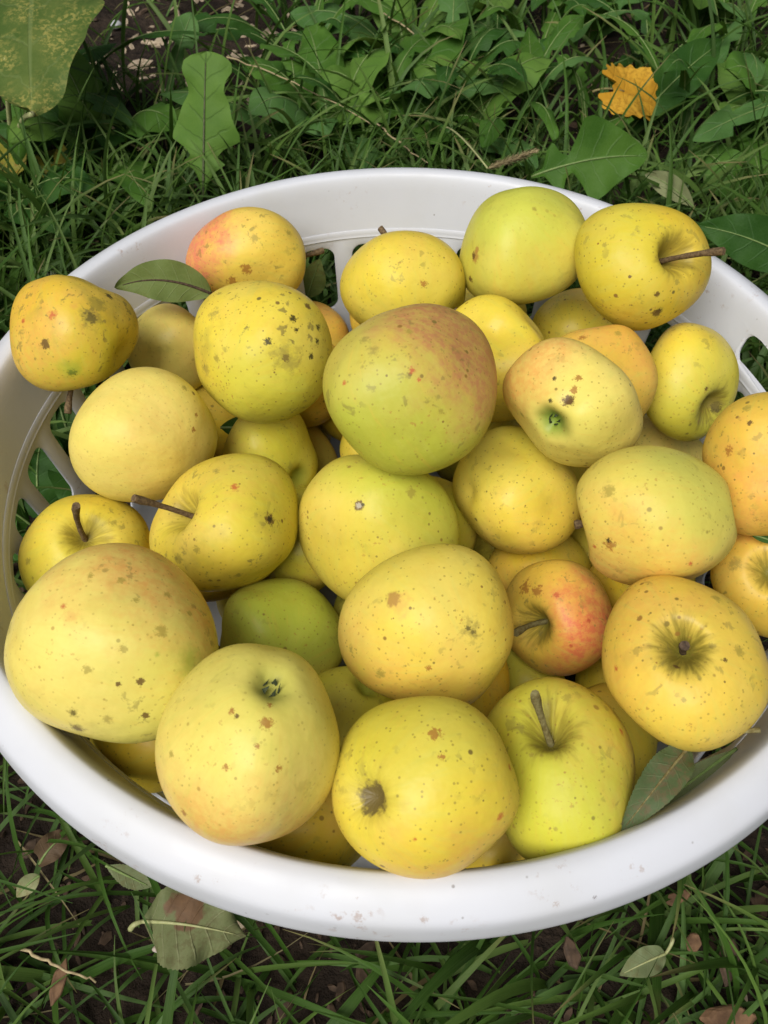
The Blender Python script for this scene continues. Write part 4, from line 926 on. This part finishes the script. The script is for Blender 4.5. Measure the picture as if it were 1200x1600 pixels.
def sample_ring(rs, N):
    a = rs.uniform(.1, math.pi-.1, N); r = rs.uniform(.27, .52, N); xy = np.stack([r*np.cos(a), r*np.sin(a)], 1)
    return np.column_stack([xy, GZ + soil_height(xy[:, 0], xy[:, 1]) - .003])
DRY = [(.26, .20, .10), (.33, .26, .14), (.20, .14, .07)]
grass_field("grass", "grass growing round the front of the basket", 8000, sample_rect(-.62, .62, -.52, .15, 300, .020), .05, .14, .0012, .0038, GREENS, 1, (.2, 1.2), (.7, 2.4))
grass_field("grass", "wide-bladed grass tufts in front of the basket", 130, sample_rect(-.50, .50, -.45, -.10, 40, .02), .09, .15, .0042, .0072, GREENS[:5], 2, (.35, 1.0), (.5, 1.6), nseg=10)
grass_field("grass", "tangled grass behind the basket", 12500, sample_rect(-1.5, 1.5, .10, 2.3, 1050, .035), .06, .20, .0024, .0066, GREENS, 3, (.1, .9), (.4, 1.6))
grass_field("grass", "grass crowding the far outside of the basket", 2200, sample_ring, .07, .17, .0024, .0062, GREENS, 6, (.1, .7), (.4, 1.5))
grass_field("grass", "long blue-green grass tuft beside the weeds", 900, sample_rect(.42, .85, .35, 1.15, 40, .03), .12, .24, .0018, .0034, [(.085, .165, .080), (.10, .19, .10), (.06, .13, .06)], 4, (.1, .6), (.4, 1.2))
grass_field("grass", "dead dry straw blades lying in the grass", 2400, sample_rect(-1.1, 1.1, -.5, 2.0), .03, .10, .0008, .0024, DRY, 5, (1.0, 1.5), (.1, .4), nseg=5)

# ------------------------------------------------------------------ mulch and small litter
def chip_geo(rs, L, W, H):
    n = 6; V = []
    for zz in (-1, 1):
        for i in range(n):
            a = 2*math.pi*i/n + rs.normal(0, .22)
            V.append((L*math.cos(a)*rs.uniform(.8, 1.1)*(1-.15*(zz > 0)), W*math.sin(a)*rs.uniform(.75, 1.1)*(1-.15*(zz > 0)), zz*H*rs.uniform(.6, 1.2)))
    Fc = [tuple(range(n-1, -1, -1)), tuple(range(n, 2*n))] + [(i, (i+1) % n, n+(i+1) % n, n+i) for i in range(n)]
    return np.array(V), Fc
def rot(rs, tilt):
    a = rs.uniform(0, 6.28); b = rs.normal(0, tilt); c = rs.normal(0, tilt)
    return np.array(Matrix.Rotation(a, 3, 'Z') @ Matrix.Rotation(b, 3, 'X') @ Matrix.Rotation(c, 3, 'Y'))
def mulch(name, label, N, mat, seed, rect, size):
    rs = np.random.default_rng(seed); VV = []; FF = []
    for i in range(N):
        x, y = rs.uniform(rect[0], rect[1]), rs.uniform(rect[2], rect[3])
        if math.hypot(x, y) < .20: continue
        L = size*rs.lognormal(0, .4); V, Fc = chip_geo(rs, L, L*rs.uniform(.25, .6), L*rs.uniform(.08, .2))
        V = V @ rot(rs, .35).T + np.array([x, y, GZ + float(soil_height(x, y)) + L*.12]); b = len(VV)
        VV += V.tolist(); FF += [tuple(q+b for q in f) for f in Fc]
    o = mesh_obj(name, VV, FF, mat, smooth=False); o["kind"] = "stuff"; tag(o, label, "mulch")
mulch("bark_mulch", "dark crumbs of bark on the soil in front of the basket", 2200, CHIP_DARK, 24, (-.45, .45, -.42, .1), .0034)
mulch("bark_mulch", "dark bark mulch crumbs scattered over the soil", 1500, CHIP_DARK, 21, (-1.1, 1.1, -.5, 2.0), .0065)
mulch("bark_mulch", "pale wood fragments scattered in the mulch", 420, CHIP_PALE, 22, (-1.0, 1.0, -.5, 2.0), .0055)
mulch("bark_mulch", "pale wood fragments gathered on the bare soil by the tall stalks", 260, CHIP_PALE, 23, (-.62, -.12, .60, 1.20), .008)
def chip(label, px, z, L, W, mat, ang, seed, group=None):
    rs = np.random.default_rng(seed); V, Fc = chip_geo(rs, L, W, W*.28)
    P = at_z(px[0], px[1], GZ+z); M = np.array(Matrix.Rotation(ang, 3, 'Z') @ Matrix.Rotation(.15, 3, 'X'))
    o = mesh_obj("wood_chip", V @ M.T, Fc, mat, smooth=False, loc=P)
    bm = bmesh.new(); bm.from_mesh(o.data); bmesh.ops.bevel(bm, geom=bm.edges[:], offset=W*.12, segments=1, affect='EDGES'); bm.to_mesh(o.data); bm.free()
    tag(o, label, "wood chip", group)
chip("thin upright reddish wood chip on bare soil in front of the basket", (92,1535), .035, .011, .0040, CHIP, 1.5, 1)
chip("brown wood chip half under the grass below the front rim", (893,1488), .035, .0085, .0050, CHIP_DARK, 1.9, 2)
chip("squat reddish wood chip beside the small olive leaf", (1084,1472), .040, .0055, .0045, CHIP, .9, 3)
chip("long dark bark chip in the grass beyond the small olive leaf", (1140,1500), .030, .013, .0060, CHIP_DARK, 1.2, 4)
chip("orange-brown wood chip nearest the foot of the grass in front", (1140,1592), .035, .014, .0075, CHIP, .15, 5)
chip("flat tan wood chip in the grass close under the side of the rim", (1060,1402), .03, .009, .004, CHIP, .3, 6)
chip("pale wood sliver on the mulch behind the upright leaf", (232,66), .008, .012, .0045, CHIP_PALE, -.3, 7)
chip("curled pale bark strip in the mulch among far weeds", (262,140), .01, .010, .004, CHIP_PALE, .8, 8)
def blob(name, label, cat, px, z, r, sc, mat, seed):
    bm = bmesh.new(); bmesh.ops.create_icosphere(bm, subdivisions=3, radius=1); rs = np.random.default_rng(seed); k = rs.normal(0, 1.6, (5, 3)); ph = rs.uniform(0, 6, 5)
    for v in bm.verts:
        p = np.array(v.co); f = 1 + .09*sum(math.sin(float(p @ k[i])+ph[i]) for i in range(5)); v.co = Vector((p*f*np.array(sc)*r).tolist())
    me = bpy.data.meshes.new(name); bm.to_mesh(me); bm.free(); me.polygons.foreach_set("use_smooth", [True]*len(me.polygons)); me.materials.append(mat)
    o = bpy.data.objects.new(name, me); COL.objects.link(o); o.location = at_z(px[0], px[1], GZ+z); o.rotation_euler = (.2, .1, seed); tag(o, label, cat)
blob("pebble", "small white pebble on dark mulch beside the speckled leaf", "pebble", (181,38), .006, .0065, (1, .8, .6), STONE, 1)
blob("seed_husk", "white and brown striped seed husk lying on the fallen leaf's edge", "seed husk", (258,1479), .052, .0052, (.55, 1.25, .4), SEED, 2)

# foxtail seed head over the far rim
def foxtail():
    b = at_z(762, 263, GZ+.125); e = at_z(834, 237, GZ+.14); st = at_z(700, 300, GZ)
    root = empty("grass_seed_head", st); tag(root, "tan bristly foxtail seed head leaning over the far rim", "seed head")
    base = at_z(690, 240, GZ); root.location = base
    stalk("stalk", bez(base, (base+b)/2+np.array([-.03, .02, .05]), b, 14)-base, .0009, .0007, PALE_PETIOLE, root, 6)
    rs = np.random.default_rng(3); V = []; Fc = []; ax = e-b; L = np.linalg.norm(ax); ax /= L; M = frame(ax)
    for i in range(420):
        s = rs.uniform(0, 1); a = rs.uniform(0, 6.28); rd = M[:, 0]*math.cos(a)+M[:, 1]*math.sin(a); rr = .0028*math.sin(math.pi*min(1, s*.85+.12))
        p = b-base + ax*L*s; q = p + rd*(rr+.0018) + ax*.0042; w = np.cross(rd, ax)*.00042; k = len(V)
        V += [p-w, p+w, q+w*.2, q-w*.2, p+rd*rr*.6+ax*.0012+w*1.6, p+rd*rr*.6+ax*.0012-w*1.6]; Fc += [(k, k+1, k+2, k+3), (k, k+1, k+4, k+5)]
    mesh_obj("bristles", V, Fc, BRISTLE, root, smooth=False)
foxtail()
def straw(label, pts, r, mat=STRAW):
    P = np.array([at_z(x, y, GZ+z) for x, y, z in pts]); M = bez(P[0], 2*P[1]-.5*(P[0]+P[2]), P[2], 14)
    M = M + np.random.default_rng(int(pts[0][0])).normal(0, .0006, M.shape)
    V, Fc = tube(M-M[0], np.linspace(r, r*.6, 14), 6); o = mesh_obj("dry_stalk", V, Fc, mat, loc=M[0]); tag(o, label, "dry stalk")
straw("long thin tan stalk slanting behind the upright dandelion leaf", ((355,90,.09),(470,135,.07),(640,230,.05)), .0008)
straw("thin tan stalk lying in mid-distance weeds beside the bark", ((600,20,.06),(680,70,.05),(760,105,.03)), .0009)
straw("pale dry root thread lying over dark soil in front", ((35,1485,.045),(95,1510,.045),(150,1535,.04)), .0009)
straw("dry straw leaning across the weeds behind the foxtail", ((590,195,.06),(640,235,.06),(675,258,.06)), .0008)
straw("short bent dry stalk below the upright dandelion leaf", ((175,200,.05),(205,225,.05),(240,240,.03)), .0016)
